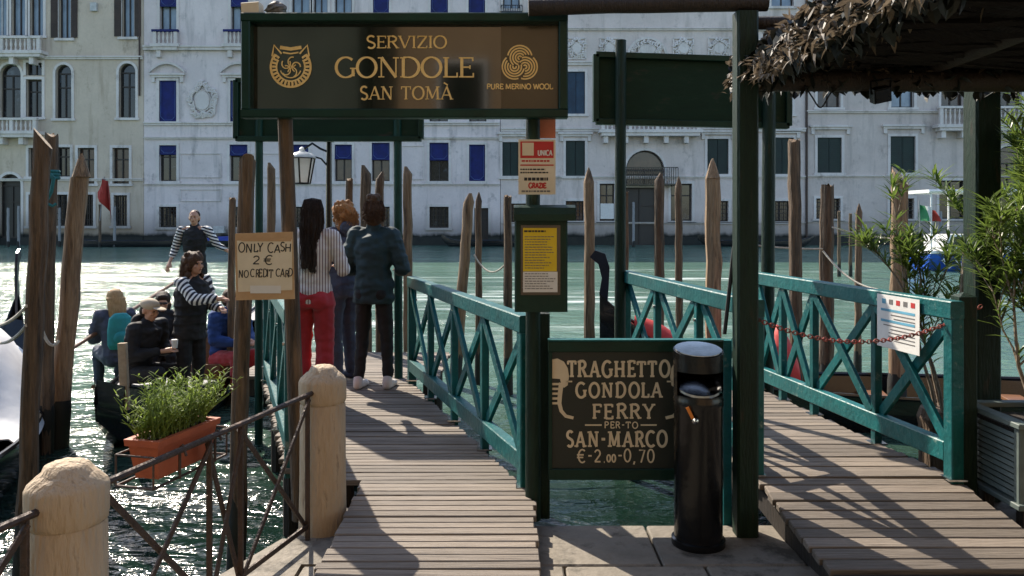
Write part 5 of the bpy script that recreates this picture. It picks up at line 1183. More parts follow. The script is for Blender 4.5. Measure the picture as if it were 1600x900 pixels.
# ================================================================== gondolas
def gondola(label, bow, axis, L, beam, rise0, rise1, hull='gondola_black', seats=True, group='gondolas', z_gun=.38, ferro=True, deck_m='gondola_black', name='gondola'):
    """bow = (x, y) of the near/first tip, axis = direction along the boat; local u along, v across"""
    ax = Vector((*axis, 0)).normalized(); sd = Vector((-ax.y, ax.x, 0)); o = Vector((*bow, WATER))
    t = thing(name, o+ax*(L/2), label, 'boat', group)
    n = 26; secs = []
    def sec(u):
        f = math.sin(math.pi*min(max(u, 0.0), 1.0))**.85; hw = beam/2*f+.012
        g0 = z_gun+(rise0*max(0, 1-u/.22)**2.2)+(rise1*max(0, 1-(1-u)/.22)**2.2)
        bt = -.22+((rise0*.72+z_gun*.9)*max(0, 1-u/.16)**1.9)+((rise1+z_gun+.08)*max(0, 1-(1-u)/.16)**1.7)
        return hw, g0, bt
    pt = lambda u, v, z: o+ax*(u*L)+sd*v+Vector((0, 0, z))
    rings = []
    for i in range(n+1):
        u = i/n; hw, g0, bt = sec(u); f = math.sin(math.pi*u); m_ = lambda q: bt+(g0-bt)*q
        rings.append([pt(u, hw, g0), pt(u, hw*.97, m_(.7)), pt(u, hw*.86, m_(.35)), pt(u, hw*(.25+.4*f), bt), pt(u, -hw*(.25+.4*f), bt), pt(u, -hw*.86, m_(.35)), pt(u, -hw*.97, m_(.7)), pt(u, -hw, g0),
                      pt(u, -hw+.05*min(1, hw*4), g0-.005), pt(u, -hw*.85+.03, m_(.42)), pt(u, hw*.85-.03, m_(.42)), pt(u, hw-.05*min(1, hw*4), g0-.005)])
    b = MB(); b.loft(rings); hl = obj('hull', b, hull, t, smooth=True)
    for s in (1, -1):
        b = MB(); b.tube([pt(i/n, s*(sec(i/n)[0]+.005), sec(i/n)[1]+.012) for i in range(1, n)], .022, 6); obj('gunwale', b, hull, t, smooth=True)
    for u0, u1 in ((.03, .22), (.80, .97)):
        b = MB(); v = []; k = 8
        for i in range(k+1):
            u = u0+(u1-u0)*i/k; hw, g0, bt = sec(u); v += [pt(u, hw*.96, g0-.012), pt(u, 0, g0+.05*(hw/(beam/2))), pt(u, -hw*.96, g0-.012)]
        b.add(v, [f for i in range(k) for f in ((i*3, i*3+1, i*3+4, i*3+3), (i*3+1, i*3+2, i*3+5, i*3+4))]); b.add([p-Vector((0, 0, .02)) for p in v], [f for i in range(k) for f in ((i*3+3, i*3+4, i*3+1, i*3), (i*3+4, i*3+5, i*3+2, i*3+1))])
        obj('foredeck' if u0 < .5 else 'afterdeck', b, deck_m, t)
    if ferro:       # prow iron at the bow
        tip = pt(.005, 0, sec(0)[1]); b = MB(); up = Vector((0, 0, 1)); f0 = -ax
        prof = [(0, -.5), (.03, -.2), (.05, .0), (.02, .18), (.06, .34), (.16, .42), (.10, .50), (-.02, .46), (-.07, .3), (-.06, .1), (-.04, -.2)]
        vs = [tip+f0*x+up*z+sd*s*.012 for s in (1, -1) for x, z in prof]; k = len(prof)
        b.add(vs, [tuple(range(k)), tuple(reversed(range(k, 2*k)))]+[(i, (i+1) % k, k+(i+1) % k, k+i) for i in range(k)])
        for j in range(0 if isinstance(ferro, str) else 6): b.beam(tip+f0*.03+up*(.02+j*.05), tip+f0*.13+up*(.02+j*.05), .012, .028)
        obj('prow_iron', b, ferro if isinstance(ferro, str) else 'steel', t)
    if seats:
        for u in (.34, .5, .62):
            hw = sec(u)[0]; b = MB(); b.beam(pt(u, hw*.82, .22), pt(u, -hw*.82, .22), .22, .04); obj('thwart', b, 'boat_wood', t)
    fl_ = MB(); v = [pt(u, s*sec(u)[0]*.8, -.02) for u in (.2, .35, .5, .65, .8) for s in (1, -1)]; fl_.add(v, [(2*i, 2*i+1, 2*i+3, 2*i+2) for i in range(4)]); fl_.add([p-Vector((0, 0, .02)) for p in v], [(2*i+2, 2*i+3, 2*i+1, 2*i) for i in range(4)]); obj('floorboards', fl_, 'boat_wood', t)
    return t, pt, sec
fg, fpt, fsec = gondola('black ferry gondola full of passengers at the left', (-3.72, 7.15), (-.10, 1), 9.2, 1.75, .42, .75, ferro=False, deck_m='grey_wood', z_gun=.34)
b = MB(); b.beam(fpt(.245, -.5, .42), fpt(.245, .5, .42), .02, .12); obj('deck_trim', b, 'boat_wood', fg)
b = MB(); b.beam(fpt(.165, 0, .105), fpt(.30, -.0, .105), 1.0, .03); obj('standing_board', b, 'boat_wood', fg)
b = MB(); c = P(340, 550, 9.6); b.prism([(c.x-.17, c.z-.33), (c.x+.17, c.z-.33), (c.x+.19, c.z+.1), (c.x+.1, c.z+.22), (c.x-.1, c.z+.22), (c.x-.19, c.z+.1)], 9.62, 9.67); obj('seat_back', b, 'boat_wood', fg)
cg, cpt, csec = gondola('black gondola under a white cover at the left edge', (-5.50, 8.9), (.38, -1), 4.7, 1.1, .98, .15, seats=False, ferro='blue_black')
tb = MB(); nU, nV = 16, 10; v = []
for i in range(nU+1):
    u = .11+.47*i/nU; hw, g0, bt = csec(u)
    for j in range(nV+1):
        q = -1+2*j/nV; x = q*(hw+.03); z = g0+.03+.78*(1-abs(q)**1.8)*math.sin(math.pi*min(1, .12+i/nU))+.012*mnoise.noise((u*30, q*4, 0)) - (.10 if abs(q) > .99 else 0)
        v.append(cpt(u, x, z))
tb.add(v, [(i*(nV+1)+j, i*(nV+1)+j+1, (i+1)*(nV+1)+j+1, (i+1)*(nV+1)+j) for i in range(nU) for j in range(nV)]); tb.add([p-Vector((0, 0, .012)) for p in v], [((i+1)*(nV+1)+j, (i+1)*(nV+1)+j+1, i*(nV+1)+j+1, i*(nV+1)+j) for i in range(nU) for j in range(nV)])
obj('boat_cover', tb, 'white_tarp', None, 'white tarpaulin stretched over the gondola at the left edge', 'tarpaulin', smooth=True)
rg, rpt, rsec = gondola('black gondola with red covers moored behind the right walkway', (1.02, 9.3), (.94, -.20), 9.0, 1.4, .95, .5, ferro='blue_black')
for k, (u0, u1, h, lab) in enumerate(((.045, .12, .22, 'red cover over the bow of the moored gondola behind the ferry board'), (.195, .24, .62, 'red upright seat cover on the moored gondola behind the right railing'))):
    b = MB(); rings = []
    for i in range(7):
        u = u0+(u1-u0)*i/6; hw, g0, bt = rsec(u); s = .9*hw; zt = g0+h*math.sin(math.pi*(.15+.7*i/6)); rings.append([rpt(u, s*math.cos(a), g0+.03+(zt-g0)*math.sin(a)) for a in [math.pi*q/10 for q in range(11)]])
    b.loft(rings); obj('seat_cover', b, 'red_cloth', None, lab, 'cover', smooth=True)
# oar of the ferry
b = MB(); oa, oc = P(112, 545, 9.4), P(275, 440, 11.6); b.tube([oa, oa.lerp(oc, .2), oc], [.022, .026, .022], 8); obj('oar', b, 'boat_wood', None, 'long wooden oar reaching from the gondolier over the water', 'oar', smooth=True)
b = MB(); p = Vector((PX(193, 7.5), 7.5, 0)); b.beam(Vector((p.x+.02, 7.5, PZ(640, 7.5))), Vector((p.x-.01, 7.5, PZ(536, 7.5))), .075, .05, up=(0, 1, 0)); obj('mooring_post', b, 'cut_wood', fg)
# low dark boats by the far bank
for px, Yb, L, lab, tarp in ((110, 60.5, 9, 'low dark boat moored below the beige palazzo', None), (300, 60.5, 6, 'low boat with a blue cover below the white palazzo', 'blue_tarp'), (1090, 61, 9, 'low dark boat moored right of the water door', None), (690, 61.5, 7, 'low dark boat moored below the blue awnings', None)):
    gt, gp, gs = gondola(lab, (FX(px)*Yb/D, Yb), (1, .02), L, 1.5, .5, .4, seats=False, ferro=False, group='boats along the far bank', z_gun=.45, name='moored_boat')
    if tarp:
        b = MB(); rings = []
        for i in range(9):
            u = .12+.72*i/8; hw, g0, bt = gs(u); rings.append([gp(u, hw*math.cos(a), g0+.02+.35*math.sin(a)*math.sin(math.pi*(.1+.8*i/8))) for a in [math.pi*q/8 for q in range(9)]])
        b.loft(rings); obj('cover', b, tarp, gt, smooth=True)
# blue and white launch with a roof
LYb = 34; x0, x1 = PX(1432, LYb), PX(1690, LYb)
lw = thing('motor_launch', ((x0+x1)/2, LYb, WATER), 'blue and white roofed motor launch behind the oleander', 'boat')
b = MB(); rings = []
for i in range(13):
    u = i/12; hw = 1.15*(1-(max(0, u-.6)/.4)**2)*.98+.02; zt = .72+.35*max(0, u-.5)**1.5; x = lerp(x0, x1, u)
    rings.append([(x, LYb+hw, zt), (x, LYb+hw*.8, .1), (x, LYb+hw*.5, -.3), (x, LYb-hw*.5, -.3), (x, LYb-hw*.8, .1), (x, LYb-hw, zt)])
b.loft([[Vector((p[0], p[1], p[2]+WATER)) for p in r] for r in rings]); obj('hull', b, 'blue_gloss', lw)
b = MB(); b.beam((x0, LYb, WATER+.78), (x1-.8, LYb, WATER+.78), 2.35, .12); obj('rubbing_strake', b, 'white_gloss', lw)
b = MB(); b.box((x0+.8, LYb-.95, WATER+.84), (x1-2.2, LYb+.95, WATER+1.5)); obj('cabin', b, 'white_gloss', lw)
b = MB(); b.beam((x0-.05, LYb, PZ(300, LYb)), (x1-1.4, LYb, PZ(300, LYb)), 2.3, .14, ch=.05); obj('canopy', b, 'white_gloss', lw)
for xx in (x0+.1, x0+1.9, x0+3.6, x1-1.6):
    for yy in (-1.0, 1.0):
        b = MB(); b.tube([(xx, LYb+yy, WATER+.7), (xx, LYb+yy, PZ(300, LYb)-.071)], .035, 6); obj('stanchion', b, 'white_gloss', lw)
for k in range(4):
    b = MB(); b.box((x0+1.0+k*.85, LYb-.96, WATER+1.02), (x0+1.65+k*.85, LYb-.951, WATER+1.42)); obj('cabin_window', b, 'glass_dark', lw)
for k in range(3):
    b = MB(); b.beam((x0+.5+k*.5, LYb-1.16, WATER+.5), (x0+.8+k*.5, LYb-1.16, WATER+.15), .02, .16, up=(0, 0, 1)); obj('hull_stripe', b, 'white_gloss', lw)
# flags
def flag(label, pts, mats, Y, pole):
    t = thing('flag', P(*pole[0], Y), label, 'flag')
    b = MB(); b.tube([P(*pole[0], Y), P(*pole[1], Y)], .0006*Y, 6); obj('pole', b, 'grey_wood', t)
    tl, tr, br, bl = pts; n = len(mats)
    for k, m_ in enumerate(mats):
        v = []; N = 6
        for i in range(N+1):
            u = (k+i/N)/n
            for j in range(5):
                s = j/4; x = lerp(lerp(tl[0], tr[0], u), lerp(bl[0], br[0], u), s); z = lerp(lerp(tl[1], tr[1], u), lerp(bl[1], br[1], u), s); v.append(P(x, z, Y)+Vector((0, .006*Y*math.sin(u*9+s*2), 0)))
        fs_ = [(i*5+j, i*5+j+1, i*5+j+6, i*5+j+5) for i in range(N) for j in range(4)]
        b = MB(); b.add(v, fs_); b.add([p+Vector((0, .02, 0)) for p in v], [tuple(reversed(f)) for f in fs_]); obj('field', b, m_, t, smooth=True)
mat('flag_red', (.42, .045, .03), (.3, .03, .02), .8, 2); mat('flag_green', (.02, .22, .08)); mat('flag_white', (.7, .7, .68))
flag('dark red flag hanging from a post in front of the beige palazzo', [(160, 279), (166, 283), (178, 346), (149, 300)], ['flag_red'], 59, ((156, 345), (163, 276)))
flag('green white and red flag at the stern of the launch', [(1437, 318), (1463, 329), (1467, 346), (1440, 345)], ['flag_green', 'flag_white', 'flag_red'], 33.0, ((1438, 366), (1436, 312)))
# ================================================================== terracotta box with herbs on the railing
u_ = RD.normalized(); o_ = Vector((-u_.y, u_.x, 0)); bc = RA+RD*.40+o_*.125
fbx = thing('flower_box', bc+Vector((0, 0, .58)), 'terracotta flower box hung on the outside of the iron railing', 'flower box')
def obox(c, l0, w0, l1, w1, z0, z1): return [[c+u_*(sx*l/2)+o_*(sy*w_/2)+Vector((0, 0, z)) for sx, sy in ((-1, -1), (1, -1), (1, 1), (-1, 1))] for l, w_, z in ((l0, w0, z0), (l1, w1, z1))]
b = MB(); b.loft(obox(bc, .33, .105, .375, .135, .635, .765)); obj('box', b, 'terracotta', fbx)
b = MB(); o1 = obox(bc, .395, .155, .40, .16, .766, .792); i1 = obox(bc, .36, .115, .36, .115, .766, .792)
for k in range(4):
    k2 = (k+1) % 4; b.add([o1[0][k], o1[0][k2], i1[0][k2], i1[0][k], o1[1][k], o1[1][k2], i1[1][k2], i1[1][k]], [(0, 1, 2, 3), (7, 6, 5, 4), (0, 4, 5, 1), (2, 6, 7, 3)])
obj('rim', b, 'terracotta', fbx)
b = MB(); b.loft(obox(bc, .358, .113, .358, .113, .767, .782)); obj('soil', b, 'soil', fbx)
br = MB(); z0 = .622
cn = [bc+u_*(sx*.235)+o_*(sy*.085)+Vector((0, 0, z0)) for sx, sy in ((-1, -1), (1, -1), (1, 1), (-1, 1))]
for k in range(4): br.tube([cn[k], cn[(k+1) % 4]], .005, 6)
c2 = [p+Vector((0, 0, .12)) for p in cn]
for k in (1, 2, 3): br.tube([c2[k], c2[(k+1) % 4]], .004, 6)
for k in range(4): br.tube([cn[k], c2[k]], .004, 6)
for s in (-.10, .13): 
    p = bc+u_*s-o_*.10; q = RA+RD*.39+u_*s; br.tube([p+Vector((0, 0, z0)), p+Vector((0, 0, .745)), q+Vector((0, 0, .762)), q-o_*.018+Vector((0, 0, .72))], .006, 6)
obj('wire_bracket', br, 'rust_iron', fbx, smooth=True)
hb = thing('herb_plant', bc+Vector((0, 0, .788)), 'bushy light green herb growing in the terracotta box', 'plant')
rn = random.Random(12); sb = MB(); lb_ = MB()
for k in range(210):
    p = bc+u_*rn.uniform(-.17, .17)+o_*rn.uniform(-.05, .05)+Vector((0, 0, .785)); lean = Vector((rn.gauss(0, .36), rn.gauss(0, .36), 1))+u_*((p-bc).dot(u_)*1.2)
    lean.normalize(); h = rn.uniform(.06, .26); pts = [p+lean*(h*t)+Vector((0, 0, -.03*t*t)) for t in (0, .5, 1)]; sb.tube(pts, [.0028, .002, .0012], 4, cap=False)
    for j in range(int(h/.013)):
        t = (j+1)*.013/h; q = p+lean*(h*t); a = j*2.4+rn.uniform(-.4, .4)
        leaf(lb_, q, Vector((math.cos(a), math.sin(a), rn.uniform(.5, 1.3))), Vector((0, 0, 1)), rn.uniform(.022, .045), rn.uniform(.004, .008), rn.uniform(-.1, .4))
obj('stems', sb, 'leaf_herb', hb, kind='stuff'); obj('leaves', lb_, 'leaf_herb', hb, kind='stuff')

# ================================================================== louvred planter with oleander
PXa, PXb, PYa, PYb, PZa, PZb = 2.60, 3.22, 4.10, 4.60, .17, .58
pt_ = thing('louvred_planter', ((PXa+PXb)/2, (PYa+PYb)/2, 0), 'grey-green louvred wooden planter at the right edge', 'planter')
b = MB(); b.box((PXa+.03, PYa+.03, PZa+.02), (PXb-.03, PYb-.03, PZb-.06)); obj('liner', b, 'dark_timber', pt_)
for x in (PXa+.02, PXb-.02):
    for y in (PYa+.02, PYb-.02): piece('corner_post', (.045, .045, PZb-PZa), 'louver', pt_, (x, y, (PZa+PZb)/2))
n = 11
for k in range(n):
    z = PZa+.045+k*(PZb-PZa-.10)/(n-1)
    piece('slat', (.012, .41, .024), 'louver', pt_, (PXa+.014, (PYa+PYb)/2, z), (0, R(28), 0), .002)
    piece('slat', (.53, .012, .024), 'louver', pt_, ((PXa+PXb)/2, PYa+.014, z), (R(-28), 0, 0), .002)
for z, h in ((PZb+.012, .028), (PZa+.008, .03)):
    piece('rim_board', (.07, PYb-PYa+.06, h), 'louver', pt_, (PXa+.015, (PYa+PYb)/2, z)); piece('rim_board', (.07, PYb-PYa+.06, h), 'louver', pt_, (PXb-.015, (PYa+PYb)/2, z))
    piece('rim_board', (PXb-PXa-.102, .07, h), 'louver', pt_, ((PXa+PXb)/2, PYa+.005, z)); piece('rim_board', (PXb-PXa-.102, .07, h), 'louver', pt_, ((PXa+PXb)/2, PYb-.005, z))
b = MB(); b.box((PXa+.035, PYa+.035, PZb-.059), (PXb-.035, PYb-.035, PZb-.03)); obj('soil', b, 'soil', pt_)
for x in (PXa+.08, PXb-.08):
    for y in (PYa+.08, PYb-.08): piece('foot', (.06, .06, PZa+.0), 'dark_timber', pt_, (x, y, PZa/2-.004))
def oleander(label, base, n_st, hgt, spread, seed, lean=(0, 0), nl=26, br=.75):
    rn = random.Random(seed); t = thing('oleander', base, label, 'shrub', 'oleanders by the right planter'); sb = MB(); lf = MB()
    def branch(p, d, h, r, depth):
        q = [p]; dd = d.copy()
        for k in range(5):
            dd = (dd+Vector((rn.gauss(0, .13), rn.gauss(0, .13), .06))).normalized(); q.append(q[-1]+dd*(h/5))
        sb.tube(q, [r*(1-.13*k) for k in range(6)], 6)
        if depth < 2:
            for k in range(3 if depth == 0 else 3):
                a = rn.uniform(0, 6.28); s = rn.choice((2, 3, 4, 5)); branch(q[s], (dd+Vector((math.cos(a), math.sin(a), rn.uniform(0, .5)))*br).normalized(), h*rn.uniform(.4, .62), r*.55, depth+1)
        m_ = nl if depth else nl//3
        for j in range(m_):
            s = rn.uniform(.25, 1)**.7*5; i = min(int(s), 4); c = q[i].lerp(q[i+1], s-i); a = j*2.2+rn.uniform(-.5, .5)
            leaf(lf, c, Vector((math.cos(a), math.sin(a), rn.uniform(.15, 1.4)))+dd*.4, Vector((0, 0, 1)), rn.uniform(.08, .17), rn.uniform(.011, .019), rn.uniform(0, .55))
    for k in range(n_st):
        a = rn.uniform(0, 6.28); d = Vector((math.cos(a)*spread+lean[0], math.sin(a)*spread*.6+lean[1], 1)).normalized()
        branch(Vector(base)+Vector((rn.uniform(-.15, .15), rn.uniform(-.12, .12), -.03)), d, hgt*rn.uniform(.75, 1), .013, 0)
    obj('stems', sb, 'bark', t, smooth=True); obj('foliage', lf, 'leaf_oleander', t, kind='stuff')
oleander('leafy oleander growing in the louvred planter', (2.93, 4.35, .555), 7, 1.05, .34, 5, (.12, 0), 40)
oleander('oleander with a bare pale stem left of the thick right post', (2.83, 5.2, .40), 5, .92, .07, 11, (.0, 0), 26, .34)
oleander('dense oleander right of the thick right post', (3.45, 5.0, .35), 9, 1.6, .3, 17, (.04, 0), 46)
pb2 = MB(); pb2.lathe([(.20, -.03), (.26, .34), (.28, .36), (.28, .39), (.25, .395), (.24, .36)], (3.45, 4.80, 0), 18)
obj('plant_pot', pb2, 'terracotta', None, 'round terracotta pot standing behind the louvred planter', 'pot', smooth=True)
b = MB(); b.lathe([(.15, -1.9), (.17, .3), (.18, .36), (.16, .42)], (2.83, 5.2, 0), 14); obj('plant_stand', b, 'pile_wood', None, 'stump holding the oleander behind the dark end post', 'stump')
b = MB(); b.tube([(PX(1503, 5.0), 5.0, .4), P(1502, 470, 5.0), P(1508, 390, 5.0), P(1511, 300, 5.0), P(1507, 278, 5.0)], [.016, .015, .013, .011, .006], 8); obj('plant_stake', b, 'bark', None, 'pale wooden stake tied to the oleander left of the right post', 'stake', smooth=True)
# ================================================================== people
def bake(mb, voxel, smooth_it=4, wrinkle=0.0):
    """union of overlapping volumes -> one continuous smooth surface"""
    me = mb.mesh('body_volume'); o = bpy.data.objects.new('body_volume', me); COL.objects.link(o)
    m1 = o.modifiers.new('r', 'REMESH'); m1.mode = 'VOXEL'; m1.voxel_size = voxel; m1.adaptivity = 0
    m2 = o.modifiers.new('s', 'SMOOTH'); m2.factor = .5; m2.iterations = smooth_it
    dg = bpy.context.evaluated_depsgraph_get(); dg.update()
    out = bpy.data.meshes.new_from_object(o.evaluated_get(dg)); bpy.data.objects.remove(o); bpy.data.meshes.remove(me)
    r = MB()
    if wrinkle: r.v = [tuple(v.co+v.normal*wrinkle*(mnoise.noise((v.co.x*7, v.co.y*7, v.co.z*15))+.7*mnoise.noise((v.co.x*16+9, v.co.y*16, v.co.z*26)))) for v in out.vertices]
    else: r.v = [tuple(v.co) for v in out.vertices]
    r.f = [tuple(p.vertices) for p in out.polygons]; bpy.data.meshes.remove(out); return r
def ell(b, c, r, rot=None, n=10, m_=8):
    c = Vector(c); rings = []
    for i in range(1, m_):
        a = math.pi*i/m_; rr = math.sin(a); rings.append([Vector((r[0]*rr*math.cos(2*math.pi*k/n), r[1]*rr*math.sin(2*math.pi*k/n), -r[2]*math.cos(a))) for k in range(n)])
    if rot is not None: rings = [[rot @ p for p in q] for q in rings]
    b.loft([[c+p for p in q] for q in rings])
def cap(b, a, c, ra, rc, n=10, fl=1.0):
    """tapered limb with round ends"""
    a, c = Vector(a), Vector(c); d = (c-a).normalized(); pts = []; rr = []
    for t in (-.95, -.7, -.35): pts.append(a+d*ra*t); rr.append(ra*math.sqrt(1-t*t))
    for t in (0, .33, .66, 1): pts.append(a.lerp(c, t)); rr.append(lerp(ra, rc, t))
    for t in (.35, .7, .95): pts.append(c+d*rc*t); rr.append(rc*math.sqrt(1-t*t))
    b.tube(pts, rr, n)
def tors(b, secs, n=16):
    """torso: list of (centre, rx, ry) ellipses"""
    b.loft([[Vector(c)+Vector((rx*math.cos(2*math.pi*k/n), ry*math.sin(2*math.pi*k/n), 0)) for k in range(n)] for c, rx, ry in secs])
class Fig:
    """joints in a local frame: x = figure's left when it faces -y, z up, origin between the feet (or under the seat)"""
    def __init__(s, H=1.68, female=True, sit=False, lean=(0, 0), **kw):
        k = H/1.70; s.k = k; s.f = female; sw = .165 if female else .195; hw = .088
        hip = .90*k if not sit else .10
        lx, ly = lean
        J = dict(pel=(0, 0, hip), wst=(lx*.3, ly*.3, hip+.17*k), chs=(lx*.7, ly*.7, hip+.36*k), nek=(lx, ly, hip+.55*k), hed=(lx*1.1, ly*1.1-.015, hip+.685*k),
                 shL=(lx+sw, ly*.95, hip+.50*k), shR=(lx-sw, ly*.95, hip+.50*k), elL=(lx+sw+.06, ly+.03, hip+.22*k), elR=(lx-sw-.06, ly+.03, hip+.22*k),
                 haL=(lx+sw+.05, ly-.06, hip-.02), haR=(lx-sw-.05, ly-.06, hip-.02), hiL=(hw, 0, hip), hiR=(-hw, 0, hip))
        if sit: J.update(knL=(.12, -.42, hip+.03), knR=(-.12, -.42, hip+.03), anL=(.12, -.40, hip-.40), anR=(-.12, -.40, hip-.40))
        else: J.update(knL=(hw+.01, -.02, .48*k), knR=(-hw-.01, -.02, .48*k), anL=(hw+.015, .02, .075), anR=(-hw-.015, .02, .075))
        J.update(kw); s.J = {a: Vector(v) for a, v in J.items()}
    def body(s, grow=0.0):
        J, b = s.J, MB(); k = s.k
        tors(b, [(J['pel']-Vector((0, 0, .06)), .135, .10), (J['pel']+Vector((0, 0, .03)), .15, .11), (J['wst'], .118, .088), (J['chs'], .148, .105), (J['nek']-Vector((0, 0, .07)), .13, .085), (J['nek']-Vector((0, 0, .01)), .06, .055)])
        for q in 'LR':
            cap(b, J['sh'+q], J['el'+q], .046, .036); cap(b, J['el'+q], J['ha'+q], .035, .024); cap(b, J['hi'+q], J['kn'+q], .068, .042); cap(b, J['kn'+q], J['an'+q], .040, .030)
            cap(b, J['nek']-Vector((0, 0, .03)), J['sh'+q], .05, .05)
            an = J['an'+q]; cap(b, an+Vector((0, .03, -.035)), an+Vector((0, -.15, -.045)), .034, .028)
            s.hand(b, q)
        cap(b, J['nek']-Vector((0, 0, .04)), J['hed']-Vector((0, 0, .02)), .052, .047); s.head(b)
        return b
    def hand(s, b, q):
        J = s.J; w_, e = J['ha'+q], J['el'+q]; d = (w_-e).normalized(); sgn = 1 if q == 'L' else -1
        sd = d.cross(Vector((0, 0, 1)));
        if sd.length < .3: sd = Vector((1, 0, 0))
        sd.normalize(); up = sd.cross(d)
        cap(b, w_, w_+d*.07, .026, .032)
        for j, L in enumerate((.062, .074, .070, .055)):
            o = w_+d*.085+sd*((j-1.5)*.0185); m_ = o+d*L*.55-up*.008; cap(b, o, m_, .0095, .0085, 6); cap(b, m_, o+d*L*.9-up*.03, .0085, .007, 6)
        th = w_+d*.03-sd*.032; cap(b, th, th+d*.045-sd*.02-up*.012, .012, .009, 6)
    def head(s, b):
        J = s.J; h = J['hed']; r = getattr(s, 'hrot', Matrix.Identity(3))
        def e(c, rr): ell(b, h+r @ Vector(c), rr, r, 14, 10)
        e((0, .012, .022), (.076, .094, .092)); e((0, -.032, -.045), (.056, .058, .062)); e((0, -.06, -.085), (.03, .028, .022))
        e((0, -.098, -.022), (.013, .020, .022)); e((0, -.084, .012), (.012, .014, .03)); e((0, -.083, .030), (.045, .012, .012)); e((0, -.086, -.056), (.024, .010, .008))
        for x in (-1, 1): e((x*.076, .012, -.012), (.012, .022, .032)); e((x*.038, -.066, -.022), (.024, .02, .022))
    def top(s, grow=.018, sleeve=1.0, hem=-.10, puff=0.0, arms='LR', collar=True, wide=1.0):
        J, b = s.J, MB(); g_ = grow
        tors(b, [(J['pel']+Vector((0, 0, hem)), (.15+g_)*wide, .115+g_), (J['pel']+Vector((0, 0, .02)), (.152+g_)*wide, .115+g_), (J['wst'], .128+g_+puff, .095+g_+puff), (J['chs'], .155+g_+puff, .115+g_+puff), (J['nek']-Vector((0, 0, .075)), .145+g_, .095+g_), (J['nek']-Vector((0, 0, .015)), .075, .068)])
        if collar: cap(b, J['nek']-Vector((0, 0, .05)), J['nek']+Vector((0, .01, .025)), .075, .066)
        for q in arms:
            cap(b, J['nek']-Vector((0, 0, .045)), J['sh'+q], .062, .062+g_*.5); cap(b, J['sh'+q], J['el'+q], .056+g_, .048+g_*.8)
            if sleeve > .5: cap(b, J['el'+q], J['el'+q].lerp(J['ha'+q], sleeve-.04), .048+g_*.8, .036+g_*.6)
        return b
    def arms(s, grow=.014, qs='LR', sleeve=1.0):
        J, b = s.J, MB()
        for q in qs: cap(b, J['nek'].lerp(J['sh'+q], .45)-Vector((0, 0, .03)), J['sh'+q], .055, .05+grow); cap(b, J['sh'+q], J['el'+q], .052+grow, .044+grow); cap(b, J['el'+q], J['el'+q].lerp(J['ha'+q], sleeve-.04), .044+grow, .033+grow)
        return b
    def legs(s, grow=.016, flare=0.0, to=1.0, slim=0.0):
        J, b = s.J, MB()
        tors(b, [(J['pel']-Vector((0, 0, .09)), .13+grow, .105+grow), (J['pel'], .148+grow, .118+grow), (J['pel']+Vector((0, 0, .11)), .128+grow, .10+grow)])
        ell(b, J['pel']+Vector((-.07, .055, -.03)), (.085+grow*.5, .085, .095)); ell(b, J['pel']+Vector((.07, .055, -.03)), (.085+grow*.5, .085, .095))
        for q in 'LR':
            cap(b, J['hi'+q]-Vector((0, 0, .02)), J['kn'+q], .085+grow-slim, .058+grow+flare*.3-slim*.5); e = J['kn'+q].lerp(J['an'+q], to); cap(b, J['kn'+q], e+Vector((0, 0, .02)), .058+grow+flare*.3-slim*.5, .042+grow*.8+flare)
        return b
    def shoes(s, q):
        J, b = s.J, MB(); a = J['an'+q]; z = a.z-.075
        cap(b, a+Vector((0, .035, -.038)), a+Vector((0, -.06, -.036)), .043, .046); cap(b, a+Vector((0, -.06, -.044)), a+Vector((0, -.165, -.052)), .044, .036); cap(b, a+Vector((0, .03, -.01)), a+Vector((0, .02, .02)), .045, .043)
        b.v = [(x, y, max(zz, z)) for x, y, zz in b.v]; return b
NP = [0]
def person(label, loc, yaw, fig, parts, hair=None, extras=(), vox=.011, group=None):
    Rz = Matrix.Rotation(yaw, 3, 'Z'); L = Vector(loc)
    t = thing('person', L, label, 'person', group)
    def put(name, mb, m, par=None, smooth=True, do_bake=None, **k):
        if do_bake: mb = bake(mb, *do_bake)
        mb.v = [tuple(L+Rz @ Vector(v)) for v in mb.v]
        return obj(name, mb, m, par or t, smooth=smooth, **k)
    body = put('body', fig.body(), 'skin', do_bake=(.0095, 3))
    for name, mb, m in parts: put(name, mb, m, do_bake=(vox*.9, 5, 0 if name == 'shoe' else .009 if name in ('trousers', 'jeans', 'blouse') else .015))
    h = fig.J['hed']; hr = getattr(fig, 'hrot', Matrix.Identity(3))
    for x in (-1, 1):
        b = MB(); ell(b, h+hr @ Vector((x*.031, -.0865, .008)), (.012, .007, .006)); put('eye', b, 'ink')
    b = MB(); ell(b, h+hr @ Vector((0, -.0945, -.056)), (.021, .006, .005)); put('mouth', b, 'chain_red')
    if hair:
        for nm, mb, m, bk in hair: put(nm, mb, m, do_bake=bk, kind='stuff' if nm == 'hair_strands' else None)
    for nm, mb, m, bk in extras: put(nm, mb, m, do_bake=bk)
    return t
